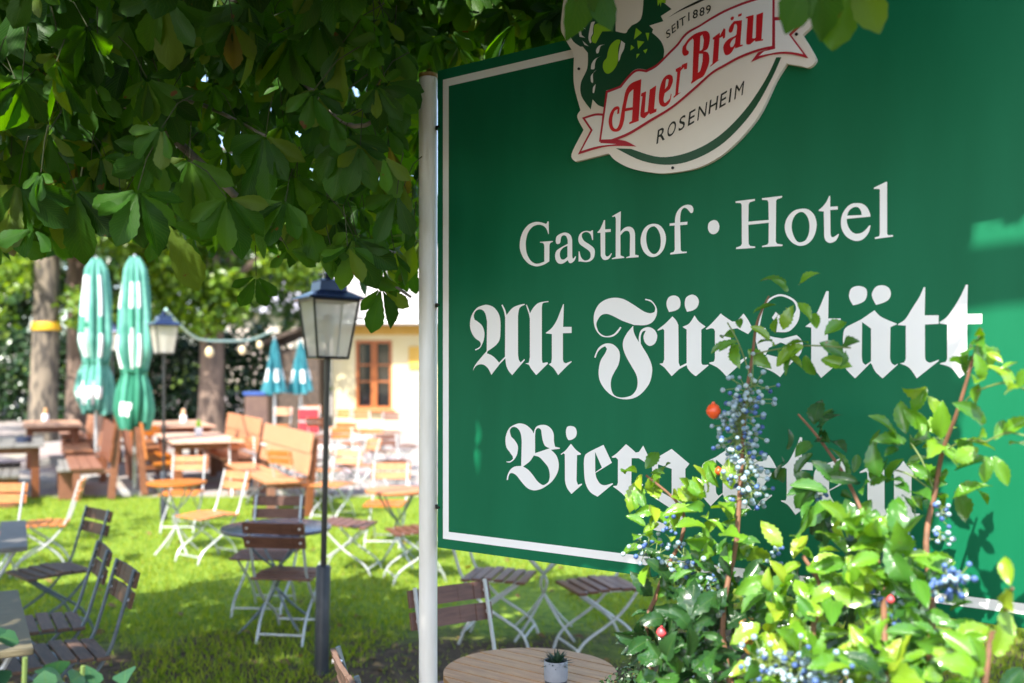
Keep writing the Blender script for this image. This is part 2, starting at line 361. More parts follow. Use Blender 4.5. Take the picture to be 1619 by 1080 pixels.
RIB_I = 'c966,149 c987,141 1002,123 1013,115.5 c1027,117 1044,107.5 1065,87 1077,75 1086,63 1096,54 1112,45 1129,34.5 1151,22.5 1173,13 1195,5.5 c1225.5,-3 c1225,75.5 1210,78.5 1193,83.5 1171,92.5 1149,104.5 1129,116.5 1099,143 1066,170.5 1032,191 999,211 c972,222 c955.5,222.5'
TAILS_O = ['c959,181.5 945,181.5 c925,188 c938.5,207.5 c918.5,246 958,234.5 985,232.5 c1011,233.5 993,224.5 c972,222 c953,225', 'c1227,30 1250,29.5 1265,31 c1280,35.5 c1255,58.5 c1282,95 1255,88.5 1230,88.5 1210,93 c1191,101 c1203,85 c1227,78']
TAILS_I = ['c957,185 946,185 c930,189.5 c942,207.5 c924,240.5 950,233 c980,229.5 c954,228', 'c1229.5,35.5 1250,34.5 c1271,37 c1251,57.5 c1274,88.5 1255,85 1235,85 c1204,91 c1212,84 c1229.5,80']
LIMES = [((890, 0, 9), ['800,590 720,660 680,760 665,840 620,900 610,980 640,1050 690,1068 750,1030 800,960 825,880 830,700 860,600',
  '490,380 560,350 640,360 650,400 c720,420 c725,465 c600,470 550,560 c510,640 460,620 450,560 480,500 480,440', 'c1080,420 c1165,490 c1050,585', 'c1215,490 c1270,490 c1250,610', 'c1095,600 c1200,615 c1110,720', 'c1010,660 c1060,700 c1000,740', 'c1180,740 c1245,715 c1215,785', 'c1090,790 c1135,785 c1085,855', 'c1375,-60 c1505,-60 c1500,70 c1440,60 c1430,130 c1420,60 c1390,110'])]
WHITES = [((890, 0, 9), ['c872,600 c925,640 910,720 870,800 c850,870 c832,900 836,780', 'c340,120 c355,190 c405,310 c330,240 c275,215', 'c260,270 c305,310 c300,375 c370,440 c265,390', 'c260,440 c300,450 c310,520 c360,560 c280,545', 'c320,600 c410,680 c350,660', 'c640,655 580,680 550,770 c520,780 515,730 560,670', 'c600,815 530,850 500,920 490,1000 c440,1005 450,930 500,860', 'c495,45 c600,70 c590,110 c545,120', 'c620,100 c675,190 c630,160 c600,215 c590,200',
   'c430,400 450,340 c500,330 c480,380 470,440 c470,500 440,560 c450,620 c430,640 405,560', 'c545,285 600,278 690,310 735,380 c740,412 c660,395 c640,350 c560,345']),
  ((900, 100, 6), ['c290,75 255,110 255,195 c235,190 235,130', 'c280,210 265,290 c250,290 255,240'])]
REDS = [((900, 100, 6), ['c715,165 c690,540 c690,560 c600,592 c600,575 c625,560 c632,455 c560,470 550,560 520,640 470,662 425,640 405,570 420,490 455,435 495,422 c510,440 c505,490 c485,495 c490,450 460,470 440,540 445,610 475,635 505,590 525,480 545,380 570,270 620,205', 'c640,260 600,300 580,370 c567,440 c632,430',
   'c715,300 c760,280 c745,480 c775,470 c795,265 c855,225 c835,450 c860,445 c855,475 c795,500 c790,485 c745,535 715,525 705,490 c725,330 c710,325',
   '965,125 1005,135 1012,190 c985,260 c935,300 925,360 940,390 c985,350 c995,300 c1000,310 985,380 940,425 895,410 880,350 890,250 920,165', 'c937,262 c963,230 c975,170 950,172',
   'c1040,70 c1090,45 c1088,65 c1100,30 c1150,10 c1145,70 c1120,75 c1118,55 c1085,90 c1062,300 c1090,290 c1020,345 c1020,330 c1035,315 c1055,100 c1040,95']),
 ((1050, 0, 9), ['c300,760 310,690 340,650 390,580 480,510 580,475 650,470 690,520 690,620 660,720 c600,755 660,770 685,830 680,930 640,1040 600,1110 c530,1150 c430,1215 c425,1205 c445,1160 c465,600 c450,575 400,620 360,690 c365,735 395,760 385,800 340,820 310,800', 'c590,520 c610,600 590,720 c550,750 c560,540', 'c540,790 c595,790 c590,900 560,1020 c525,1060',
   'c735,565 c835,490 c835,540 c890,430 c915,440 c910,560 c880,580 c875,545 c830,570 c810,880 c835,870 c700,975 c700,960 c730,930 c755,590 c735,590']),
 ((1150, 0, 9), ['c135,330 c250,315 c225,665 c260,660 c260,680 c155,715 c150,690 c110,760 70,800 20,808 -5,770 -15,690 20,620 80,570 160,530 175,470 180,400 c165,365 c140,380 130,430 110,480 c80,495 60,470 80,400', 'c160,560 110,600 80,660 90,695 120,690 c150,640', 'c85,290 110,265 135,270 c130,300 100,320', 'c195,235 c250,215 c240,255 c195,268',
   'c305,270 c415,240 c395,570 c420,575 c445,560 c455,240 c550,205 c525,590 c550,580 c545,605 c440,620 c430,600 c370,655 330,660 310,620 c330,290 c305,290'])]
SWOOSH = 'c1060,31 1080,18 1105,5 c1122,-3 c1122,1 1105,9 1080,20'
def text_px(chars, place):
    """capitals from the built-in font, each set by its lower left corner, right and up vectors in pixels"""
    vs_all, fs_all = [], []
    for ch, (o, r, u) in zip(chars, place):
        cu = bpy.data.curves.new('letter', 'FONT'); cu.body = ch; cu.size = 1; cu.offset = 0 if ch in 'MN' else .008
        ob = bpy.data.objects.new('letter', cu); COL.objects.link(ob)
        dg = bpy.context.evaluated_depsgraph_get(); me = ob.evaluated_get(dg).to_mesh()
        xs = [v.co.x for v in me.vertices]; ys = [v.co.y for v in me.vertices]
        x0, x1, y0, y1 = min(xs), max(xs), min(ys), max(ys)
        b = len(vs_all)
        wid = min(1.0, (x1 - x0) / .55)
        for v in me.vertices:
            a, c = (v.co.x - x0) / (x1 - x0) * wid, (v.co.y - y0) / (y1 - y0)
            vs_all.append(px2sz(o[0] + r[0] * a + u[0] * c, o[1] + r[1] * a + u[1] * c))
        fs_all += [[i + b for i in p.vertices] for p in me.polygons]
        ob.evaluated_get(dg).to_mesh_clear(); bpy.data.objects.remove(ob); bpy.data.curves.remove(cu)
    return vs_all, fs_all
def sheet_raw(mb, vs, fs, off, mi):
    W = [P0 + U * s + NRM * off + Vector((0, 0, z)) - SIGN_AT for s, z in vs]
    out = []
    for f in fs:
        a, b, c = W[f[0]], W[f[1]], W[f[2]]
        out.append(f if (b - a).cross(c - a).dot(NRM) > 0 else f[::-1])
    mb.add(W, out, mi)

M_green = mat('sign_green_paint', (.002, .112, .046), .5, c2=(.004, .130, .056), scale=2.2, spec=.17, bump=.02, bscale=6, stretch=(3, 3, .6))
M_vinyl = mat('sign_cream_vinyl', (.80, .79, .765), .4, c2=(.83, .82, .80), scale=5)
M_plate = mat('emblem_cream_board', (.77, .725, .66), .42, c2=(.80, .76, .70), scale=6)
M_rib = mat('emblem_white_print', (.80, .80, .80), .4)
M_red = mat('emblem_red_print', (.62, .012, .014), .4, c2=(.55, .008, .02), scale=9)
M_dkred = mat('emblem_outline_red_print', (.42, .01, .03), .4)
M_dkgreen = mat('emblem_dark_green_print', (.006, .07, .028), .4)
M_lime = mat('emblem_lime_print', (.28, .58, .02), .4)
M_ink = mat('emblem_black_print', (.012, .018, .014), .45)
M_post = mat('post_white_paint', (.74, .72, .66), .28, c2=(.66, .63, .56), scale=4, stretch=(6, 6, 1), spec=.5, bump=.05, bscale=12)
M_bolt = mat('bolt_dark_steel', (.03, .03, .03), .4, metal=.8)
M_rust = mat('cap_rusty_brown', (.16, .07, .02), .7, c2=(.3, .2, .06), scale=30)
def build_sign():
    root = thing('inn_sign', 'large green inn sign with white Gothic lettering on a white round post', 'sign', SIGN_AT)
    W_, ZB, ZT = 1.82, 1.226, 2.806
    rot = Matrix(((.8, .6, 0), (-.6, .8, 0), (0, 0, 1)))
    c = P0 + U * (W_ / 2) - NRM * .012 + Vector((0, 0, (ZB + ZT) / 2)) - SIGN_AT
    MB().box(c, (W_, .024, ZT - ZB), rot, bev=.002).build('panel', M_green, root)
    # border line
    bo = MB()
    a, b = .0245, .0495
    def rect(s0, s1, z0, z1): sign_sheet(bo, [[(s0, z0), (s1, z0), (s1, z1), (s0, z1)]], .0008)
    rect(a, b, ZB + .032, ZT - .034); rect(W_ - b, W_ - a, ZB + .032, ZT - .034)
    rect(b, W_ - b, ZB + .032, ZB + .057); rect(b, W_ - b, ZT - .059, ZT - .034)
    bo.build('border_line', M_vinyl, root)
    for nm, sets, extra in (('lettering', ROMAN, None), ('lettering', GOTHIC, None), ('lettering', GARTEN, 1)):
        mb = MB(); polys = []
        for (o, cs) in sets:
            polys += [sz(outline(t, *o)) for t in cs]
        if extra:
            k = .915; big = (1260, 440, 6.35)
            polys += move(GA, (1260 + 862 / 6.35, 440 + 1005 / 6.35), big, (1157, 803), k)
            polys += move([GR], (1040 + 785 / 7.2, 460 + 975 / 7.2), (1040, 460, 7.2), (1191, 808), k * .98)
            polys += move([GT], (1260 + 245 / 6.35, 440 + 1000 / 6.35), big, (1258, 814), k)
            polys += move(GE, (910 + 315 / 9, 680 + 948 / 9), (910, 680, 9), (1316, 820), 1.0)
            un = GOTHIC[2][1][2]
            polys += move([un], (1040 + 435 / 7.2, 460 + 972 / 7.2), (1040, 460, 7.2), (1431, 829), k)
        sign_sheet(mb, polys, .0009)
        mb.build(nm, M_vinyl, root)
    # emblem: a cut-out board standing proud of the panel, printed in layers
    em = MB()
    pl = sz(outline(PLATE)); vs, fs = fill([pl])
    sheet_raw(em, vs, fs, .015, 0)
    ring = [P0 + U * s + Vector((0, 0, z)) - SIGN_AT for s, z in pl]
    n = len(ring)
    em.add([p + NRM * .015 for p in ring] + [p + NRM * .002 for p in ring], [(i, (i + 1) % n, n + (i + 1) % n, n + i) for i in range(n)], 0)
    emb = em.build('emblem_board', M_plate, root)
    pr = MB()
    L = .0156
    sign_sheet(pr, [sz(outline(RING)), sz(outline(HOP))], L, 0)
    sign_sheet(pr, [sz(outline(FACE))], L + .0006, 1)
    sign_sheet(pr, [sz(outline(t, *o)) for o, cs in LIMES for t in cs], L + .0006, 2)
    sign_sheet(pr, [sz(outline(t, *o)) for o, cs in WHITES for t in cs], L + .0009, 5)
    for t in TAILS_O: sign_sheet(pr, [sz(outline(t))], L + .0012, 3)
    for t in TAILS_I: sign_sheet(pr, [sz(outline(t))], L + .0016, 4)
    sign_sheet(pr, [sz(outline(RIB_O))], L + .0020, 3)
    sign_sheet(pr, [sz(outline(RIB_I))], L + .0024, 4)
    sign_sheet(pr, [sz(outline(SWOOSH))], L + .0006, 7)
    red = [sz(outline(t, *o)) for o, cs in REDS for t in cs]
    sign_sheet(pr, red, L + .0030, 6)
    # small capitals
    n9 = 9; step = Vector((142 / 8.72, -81 / 8.72))
    wd = {'I': .5}
    x, pl2 = 0.0, []
    adv = [1, 1.12, .92, .92, 1.08, 1.05, .9, .55, 1.1]
    for a_ in adv:
        pl2.append(((1042 + step.x * x, 230 + step.y * x), (13.4, -7.8), (2.6, -22.5))); x += a_
    v, f = text_px('ROSENHEIM', pl2); sheet_raw(pr, v, f, L + .0006, 7)
    pl3 = [((1058.5, 64), (8.5, -6), (-1.5, -12)), ((1067, 56), (8, -6), (-1, -12.5)), ((1075, 49), (12, -8), (-.8, -13)), ((1079, 46), (9.5, -5.5), (-.6, -13)),
           ((1092.5, 36), (9, -3.6), (0, -13.5)), ((1099.5, 33), (9.5, -3.2), (.4, -13.5)), ((1110, 29), (9.5, -2.8), (.5, -13.5)), ((1120, 25.5), (9.5, -2.4), (.6, -13.5))]
    v, f = text_px('SEIT1889', pl3); sheet_raw(pr, v, f, L + .0006, 7)
    pr.build('emblem_print', [M_dkgreen, M_plate, M_lime, M_dkred, M_rib, M_rib, M_red, M_ink], emb)
    # screws holding the board
    for (px, py) in ((920, 111), (1263, 57), (1068, 267)):
        s, z = px2sz(px, py); q = P0 + U * s + NRM * .0165 + Vector((0, 0, z)) - SIGN_AT
        MB().tube([q - NRM * .004, q + NRM * .002], .004, 10).build('screw', M_bolt, emb)
    # posts
    MB().lathe([(.031, 0), (.031, 2.785), (.029, 2.793)], 32).build('post', M_post, root, True)
    MB().lathe([(.0305, 2.793), (.032, 2.797), (.032, 2.805), (.012, 2.812)], 24).build('post_cap', M_rust, root, True)
    q = P0 + U * (W_ + .035) - NRM * .015 - SIGN_AT
    MB().lathe([(.031, 0), (.031, 2.785), (.029, 2.793)], 32, (q.x, q.y, 0)).build('post', M_post, root, True)
    for z in (1.36, 2.03, 2.62):
        b = MB(); p = P0 + U * .006 + Vector((0, 0, z)) - SIGN_AT
        b.tube([p + NRM * .0, p + NRM * .004], .004, 10); b.box(p - U * .010 - NRM * .03, (.02, .05, .014), rot)
        b.build('clamp', M_bolt, root)
    return root
build_sign()
# ------------------------------------------------------------------ ground, lawn, terrace
def lawn_material():
    m, nt, p, out = nodes('lawn_soil_and_turf')
    N, L = nt.nodes.new, nt.links.new
    tc = N('ShaderNodeTexCoord'); sp = N('ShaderNodeSeparateXYZ'); L(tc.outputs['Object'], sp.inputs[0])
    n1 = N('ShaderNodeTexNoise'); n1.inputs['Scale'].default_value = .9; n1.inputs['Detail'].default_value = 6; L(tc.outputs['Object'], n1.inputs[0])
    n2 = N('ShaderNodeTexNoise'); n2.inputs['Scale'].default_value = 14; n2.inputs['Detail'].default_value = 8; L(tc.outputs['Object'], n2.inputs[0])
    g = N('ShaderNodeValToRGB'); L(n2.outputs['Fac'], g.inputs[0])
    g.color_ramp.elements[0].position = .3; g.color_ramp.elements[0].color = (.06, .13, .012, 1)
    g.color_ramp.elements[1].position = .7; g.color_ramp.elements[1].color = (.21, .29, .03, 1)
    s = N('ShaderNodeValToRGB'); L(n2.outputs['Fac'], s.inputs[0])
    s.color_ramp.elements[0].position = .3; s.color_ramp.elements[0].color = (.035, .022, .012, 1)
    s.color_ramp.elements[1].position = .7; s.color_ramp.elements[1].color = (.11, .075, .04, 1)
    # worn bare soil close to the path side (small Y)
    a = N('ShaderNodeMath'); a.operation = 'MULTIPLY_ADD'; L(n1.outputs['Fac'], a.inputs[0]); a.inputs[1].default_value = 5.0; L(sp.outputs['Y'], a.inputs[2])
    r = N('ShaderNodeMapRange'); L(a.outputs[0], r.inputs[0]); r.inputs[1].default_value = 9.0; r.inputs[2].default_value = 10.0
    mx = N('ShaderNodeMixRGB'); L(r.outputs[0], mx.inputs[0]); L(s.outputs[0], mx.inputs[1]); L(g.outputs[0], mx.inputs[2])
    L(mx.outputs[0], p.inputs['Base Color']); p.inputs['Roughness'].default_value = .9; p.inputs['Specular IOR Level'].default_value = .2
    b = N('ShaderNodeBump'); b.inputs['Strength'].default_value = .7; b.inputs['Distance'].default_value = .03; L(n2.outputs['Fac'], b.inputs['Height']); L(b.outputs[0], p.inputs['Normal'])
    return m
M_lawn = lawn_material()
tag(MB().add([(-90, -40, 0), (90, -40, 0), (90, 14.7, 0), (-90, 14.7, 0)], [(0, 1, 2, 3)])
    .add([(-90, 14.7, -.004), (90, 14.7, -.004), (90, 160, 3.62), (-90, 160, 3.62)], [(0, 1, 2, 3)]).build('ground', M_lawn), 'green lawn with worn bare soil in front of the chairs', 'lawn', kind='structure')
def paving_material():
    m, nt, p, out = nodes('terrace_paving')
    N, L = nt.nodes.new, nt.links.new
    tc = N('ShaderNodeTexCoord')
    br = N('ShaderNodeTexBrick'); L(tc.outputs['Object'], br.inputs[0])
    br.inputs['Scale'].default_value = 2.2; br.inputs['Color1'].default_value = (.26, .21, .18, 1); br.inputs['Color2'].default_value = (.21, .17, .15, 1)
    br.inputs['Mortar'].default_value = (.28, .25, .22, 1); br.inputs['Mortar Size'].default_value = .012
    nz = N('ShaderNodeTexNoise'); nz.inputs['Scale'].default_value = 1.6; nz.inputs['Detail'].default_value = 8; L(tc.outputs['Object'], nz.inputs[0])
    mx = N('ShaderNodeMixRGB'); mx.blend_type = 'MULTIPLY'; mx.inputs[0].default_value = .5; L(br.outputs['Color'], mx.inputs[1]); L(nz.outputs['Color'], mx.inputs[2])
    gm = N('ShaderNodeGamma'); gm.inputs[1].default_value = .75; L(mx.outputs[0], gm.inputs[0])
    L(gm.outputs[0], p.inputs['Base Color']); p.inputs['Roughness'].default_value = .85
    return m
def terr(y): return .025 * (y - 14.7)
tag(MB().add([(-40, 14.6, .006), (40, 14.6, .006), (40, 52, terr(52) + .01), (-40, 52, terr(52) + .01)], [(0, 1, 2, 3)])
    .add([(-40, 14.6, -.05), (40, 14.6, -.05), (40, 14.6, .006), (-40, 14.6, .006)], [(0, 1, 2, 3)]).build('pavement', paving_material()), 'pale paved beer garden terrace beyond the lawn', 'terrace', kind='structure')
def soil_amount(x, y):
    return y + 2.5 + 1.2 * math.sin(x * 1.3 + .6 * y) + .8 * math.sin(2.9 * x - y)
M_blade = leaf_mat('grass_blades', [(0, (.09, .19, .012)), (.5, (.235, .31, .024)), (.9, (.35, .37, .05)), (1, (.34, .29, .09))], rough=.55, spec=.3, trans=.4, veins=False)
def grass():
    pos, sz_ = [], []
    while len(pos) < 85000:
        y = 5.0 + 9.7 * RNG.random(4000) ** 1.25
        x = (RNG.random(4000) * 1.15 - .62) * y * 1.03
        for a, b in zip(x, y):
            s = soil_amount(a, b)
            if s < 9.0 and random.random() > .18: continue
            pos.append((a, b, -.002)); sz_.append((.03 + .035 * random.random()) * (.7 if s < 9.4 else 1))
    pos = np.array(pos); n = len(pos)
    al = np.stack([RNG.normal(0, .45, n), RNG.normal(0, .45, n), np.ones(n)], 1)
    s, a, u = frames(al, np.stack([RNG.normal(0, 1, n), RNG.normal(0, 1, n), np.zeros(n)], 1))
    V = np.array([(-.09, 0, 0), (.09, 0, 0), (.05, .6, .05), (-.05, .6, .05), (.01, 1, .22), (-.01, 1, .22)]); Q = np.array([(0, 1, 2, 3), (3, 2, 4, 5)]); UV = V[:, :2].copy()
    o = leaf_cloud('lawn_grass', (V, Q, UV), pos, s, a, u, np.array(sz_), np.clip(RNG.normal(.45, .22, n), 0, 1), M_blade)
    tag(o, 'short mown grass blades covering the lawn', 'grass', kind='stuff')
grass()
M_dry = leaf_mat('dry_leaves', [(0, (.12, .06, .02)), (1, (.28, .17, .05))], rough=.7, trans=.2, veins=False)
def litter():
    n = 260
    y = 5.2 + 6.5 * RNG.random(n) ** 1.6; x = (RNG.random(n) * 1.1 - .6) * y
    pos = np.stack([x, y, .012 + .02 * RNG.random(n)], 1)
    s, a, u = frames(np.stack([RNG.normal(0, 1, n), RNG.normal(0, 1, n), RNG.normal(0, .15, n)], 1), np.stack([RNG.normal(0, .3, n), RNG.normal(0, .3, n), np.ones(n)], 1))
    o = leaf_cloud('fallen_leaves', leaf_template([(0, .02), (.3, .28), (.6, .3), (1, .02)], 3, .3, .3), pos, s, a, u, .04 + .06 * RNG.random(n), RNG.random(n), M_dry)
    tag(o, 'dry brown leaves scattered over the shaded lawn', 'fallen leaves', kind='stuff')
litter()
# ------------------------------------------------------------------ far trees
LO = leaf_template([(0, .08), (.45, .36), (1, .03)], 3, .25, .3)
M_bark = mat('bark_grey_brown', (.20, .16, .115), .9, c2=(.06, .05, .04), scale=7, bump=.9, bscale=14, stretch=(1, 1, .35), contrast=(.42, .58))
M_barkr = mat('bark_reddish', (.22, .15, .11), .9, c2=(.10, .07, .055), scale=6, bump=.8, bscale=16, stretch=(1, 1, .3))
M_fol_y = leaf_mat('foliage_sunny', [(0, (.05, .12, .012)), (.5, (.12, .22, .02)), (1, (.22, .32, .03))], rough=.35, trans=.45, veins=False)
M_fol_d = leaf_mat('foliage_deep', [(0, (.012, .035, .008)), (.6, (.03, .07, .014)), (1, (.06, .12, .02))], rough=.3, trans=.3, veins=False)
def clump_points(blobs, n, flat=.8):
    """points spread through a set of leaf clumps: (x, y, z, radius)"""
    w = np.array([b[3] ** 2 for b in blobs]); idx = RNG.choice(len(blobs), n, p=w / w.sum())
    B = np.array(blobs)[idx]
    d = norm(RNG.normal(0, 1, (n, 3))); r = RNG.random(n) ** .45
    return B[:, :3] + d * (B[:, 3] * r)[:, None] * np.array([1, 1, flat]), d
def crown(blobs, n, size, material, parent, name='crown', lo=0, hi=1):
    P, d = clump_points(blobs, n)
    al = d * .4 + RNG.normal(0, .6, (n, 3)) + np.array([0, 0, -.35])
    s, a, u = frames(al, d + RNG.normal(0, .7, (n, 3)) + np.array([0, 0, .5]))
    tint = np.clip(RNG.normal((lo + hi) / 2, (hi - lo) / 3.5, n), 0, 1)
    return leaf_cloud(name, LO, P, s, a, u, size * (.6 + .8 * RNG.random(n)), tint, material, parent)
def far_tree(name, label, x, y, r, htrunk, blobs, n, size, mf, mb=None, group=None, lean=0):
    root = thing(name, label, 'tree', (x, y, ground(y)), 0, group)
    pts = [(0, 0, -.1), (lean * .1, 0, .5), (lean * .3, .05, htrunk * .5), (lean * .7, 0, htrunk), (lean, .1, htrunk * 1.35)]
    MB().tube(pts, [r * 1.35, r * 1.08, r, r * .92, r * .6], 18).build('trunk', mb or M_bark, root, True)
    top = Vector(pts[-1])
    for b in sorted(blobs, key=lambda b: -b[3])[:6]:
        e = Vector(b[:3]); m = (top * .5 + e * .5) + Vector((0, 0, -.3))
        MB().tube(smooth_path([Vector(pts[3]), m, e], 4), [r * .45] * 3 + [r * .3] * 3 + [r * .15] * 3, 7).build('limb', mb or M_bark, root, True)
    crown(blobs, n, size, mf, root)
    return root
def blobs(n, cx, cy, cz, rx, ry, rz, r0, r1, seed):
    R = random.Random(seed); out = []
    while len(out) < n:
        p = [R.uniform(-1, 1) for _ in range(3)]
        if sum(q * q for q in p) > 1: continue
        out.append((cx + p[0] * rx, cy + p[1] * ry, cz + p[2] * rz, R.uniform(r0, r1)))
    return out
T1 = far_tree('chestnut_tree', 'tall tree with mottled sunlit bark and a yellow band round its trunk', (66 - CX) / F * 23.5, 23.5, .30, 4.4, blobs(26, -.8, .6, 6.9, 4.2, 3, 2.6, .7, 1.3, 3) + [(-1.4, -.3, 3.0, .9), (1.0, .2, 3.2, .75), (-.5, -.4, 4.0, .7), (-2.2, -.3, 2.5, .8)], 9000, .19, M_fol_y, group='trees on the terrace', lean=.2)
MB().lathe([(.318, 2.62), (.322, 2.63), (.322, 2.80), (.318, 2.81)], 24, (.09, .03, 0)).build('yellow_band', mat('band_yellow', (.75, .42, .02), .5), T1, True)
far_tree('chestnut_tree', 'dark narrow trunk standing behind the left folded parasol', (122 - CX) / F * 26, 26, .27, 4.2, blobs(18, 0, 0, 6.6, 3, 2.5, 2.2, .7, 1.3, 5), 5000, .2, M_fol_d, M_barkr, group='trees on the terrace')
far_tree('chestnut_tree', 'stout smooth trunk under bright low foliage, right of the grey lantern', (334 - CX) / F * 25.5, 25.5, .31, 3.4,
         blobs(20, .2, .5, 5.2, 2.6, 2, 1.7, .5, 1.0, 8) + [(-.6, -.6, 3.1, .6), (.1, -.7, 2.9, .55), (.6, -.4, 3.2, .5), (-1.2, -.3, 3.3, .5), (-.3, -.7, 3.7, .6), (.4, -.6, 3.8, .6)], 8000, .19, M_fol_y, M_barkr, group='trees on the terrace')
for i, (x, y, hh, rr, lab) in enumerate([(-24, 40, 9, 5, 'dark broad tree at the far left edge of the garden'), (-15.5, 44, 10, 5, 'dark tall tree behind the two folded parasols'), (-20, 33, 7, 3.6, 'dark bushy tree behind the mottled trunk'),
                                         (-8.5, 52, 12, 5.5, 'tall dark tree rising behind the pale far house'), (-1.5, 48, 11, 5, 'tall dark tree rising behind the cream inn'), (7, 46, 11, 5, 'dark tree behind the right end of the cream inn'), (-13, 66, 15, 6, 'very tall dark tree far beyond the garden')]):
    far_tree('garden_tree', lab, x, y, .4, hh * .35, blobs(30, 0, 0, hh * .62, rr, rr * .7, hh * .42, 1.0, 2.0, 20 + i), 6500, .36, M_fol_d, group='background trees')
far_tree('chestnut_tree', 'tree out on the left whose crown shades the timber tables', -13.2, 11.5, .3, 5, blobs(26, 0, 0, 7.6, 3.8, 2.6, 1.5, .6, 1.2, 77), 5200, .24, M_fol_d, group='trees on the terrace')  # added out of view to shade the left side of the terrace
def hedge():
    root = thing('hedge', 'dense dark evergreen hedge closing off the back of the terrace', 'hedge', (-14, 30.5, ground(30.5)))
    bl = [(x, RNG.normal(0, .3), z, .75) for x in np.arange(-10, 6.6, .55) for z in (.35, 1.1, 1.8, 2.4)]
    for i in range(10):
        x = -9.4 + i * 1.7
        MB().tube([(x, 0, -.05), (x + .1, .05, 1), (x - .05, 0, 2.2)], [.06, .045, .02], 7).build('stem', M_bark, root, True)
    crown(bl, 24000, .17, leaf_mat('foliage_hedge', [(0, (.008, .024, .008)), (.7, (.02, .055, .016)), (1, (.07, .12, .04))], rough=.25, spec=.5, trans=.15, veins=False), root, 'foliage')
hedge()
# ------------------------------------------------------------------ the inn and what stands at it
M_wall = mat('render_cream', (.60, .51, .28), .9, c2=(.64, .56, .35), scale=2)
M_ochre = mat('render_ochre', (.55, .33, .06), .85, c2=(.6, .38, .09), scale=3)
M_roof = mat('roof_pale_sheet', (.33, .30, .28), .6, c2=(.27, .25, .24), scale=3)
M_frame = mat('window_orange_wood', (.42, .13, .03), .45, c2=(.34, .10, .025), scale=6, stretch=(8, 8, 1))
M_glass = mat('window_dark_glass', (.012, .016, .018), .08, spec=.8)
M_darkwood = mat('timber_dark', (.05, .035, .025), .75, c2=(.09, .06, .04), scale=8)
def inn():
    y0 = 27.0; g = ground(y0)
    root = thing('inn_building', 'cream rendered inn with pale roof and an orange wooden window', 'building', (-4.87, y0, g))
    # wall with a window hole
    wx0, wx1, wz0, wz1 = 0.62, 1.62, .55, 2.42
    w = MB()
    for (x0, x1, z0, z1) in ((0, wx0, 0, 2.9), (wx1, 13, 0, 2.9), (wx0, wx1, 0, wz0), (wx0, wx1, wz1, 2.9)):
        w.box(((x0 + x1) / 2, .15, (z0 + z1) / 2), (x1 - x0, .3, z1 - z0))
    w.box((.15, 3.6, 1.45), (.3, 6.6, 2.9)); w.box((6.5, 6.85, 1.45), (13, .1, 2.9))
    w.build('wall', M_wall, root)
    f = MB()
    cx, cz = (wx0 + wx1) / 2, (wz0 + wz1) / 2
    for s in (-1, 1):
        f.box((cx + s * .46, .1, cz), (.08, .12, wz1 - wz0))
        f.box((cx + s * .045, .1, cz), (.07, .10, wz1 - wz0 - .16))
        for z in (wz0 + .75, wz0 + 1.2): f.box((cx + s * .25, .1, z), (.34, .05, .04))
    for z in (wz0 + .04, wz1 - .04): f.box((cx, .1, z), (.84, .12, .08))
    fr = f.build('window', M_frame, root)
    MB().box((cx, .2, cz), (.98, .02, 1.85)).build('pane', M_glass, fr)
    MB().box((cx, -.06, wz0 - .04), (1.16, .2, .06)).build('window_sill', M_frame, root)
    MB().box((2.35, -.03, 1.95), (.55, .06, .6), bev=.01).build('ochre_board', M_ochre, root)
    MB().box((6.5, -.02, 2.72), (12.98, .06, .3)).build('ochre_band', M_ochre, root)
    r = MB(); prof = [(-.7, 2.86), (3.4, 5.3), (7.5, 2.86)]
    for (a, b) in zip(prof[:-1], prof[1:]):
        vs = [(-.5, a[0], a[1]), (13.4, a[0], a[1]), (13.4, b[0], b[1]), (-.5, b[0], b[1])]
        vs += [(x, y, z + .14) for x, y, z in vs]
        r.add(vs, [(3, 2, 1, 0), (4, 5, 6, 7), (0, 1, 5, 4), (1, 2, 6, 5), (2, 3, 7, 6), (3, 0, 4, 7)])
    r.build('roof', M_roof, root)
    MB().tube([(-.5, -.76, 2.85), (13.4, -.76, 2.85)], .06, 10).build('gutter', mat('gutter_zinc', (.45, .45, .44), .4, metal=.6), root, True)
    gb = MB()
    for x in (.02, 12.98): gb.add([(x, .05, 2.9), (x, 6.8, 2.9), (x, 3.4, 4.95)], [(0, 1, 2)])
    gb.build('gable', M_wall, root)
inn()
def lean_to():
    y = 26.2; g = ground(y)
    root = thing('shed', 'small dark timber shed with a sloping roof left of the inn', 'shed', (-6.3, y, g))
    MB().box((.55, .9, 1.1), (1.3, 1.6, 2.2)).build('wall', M_darkwood, root)
    rot = Matrix.Rotation(-math.atan2(.42, 1.1), 3, 'Y')
    MB().box((.5, .9, 2.62), (1.75, 2.2, .09), rot).build('roof', M_darkwood, root)
lean_to()
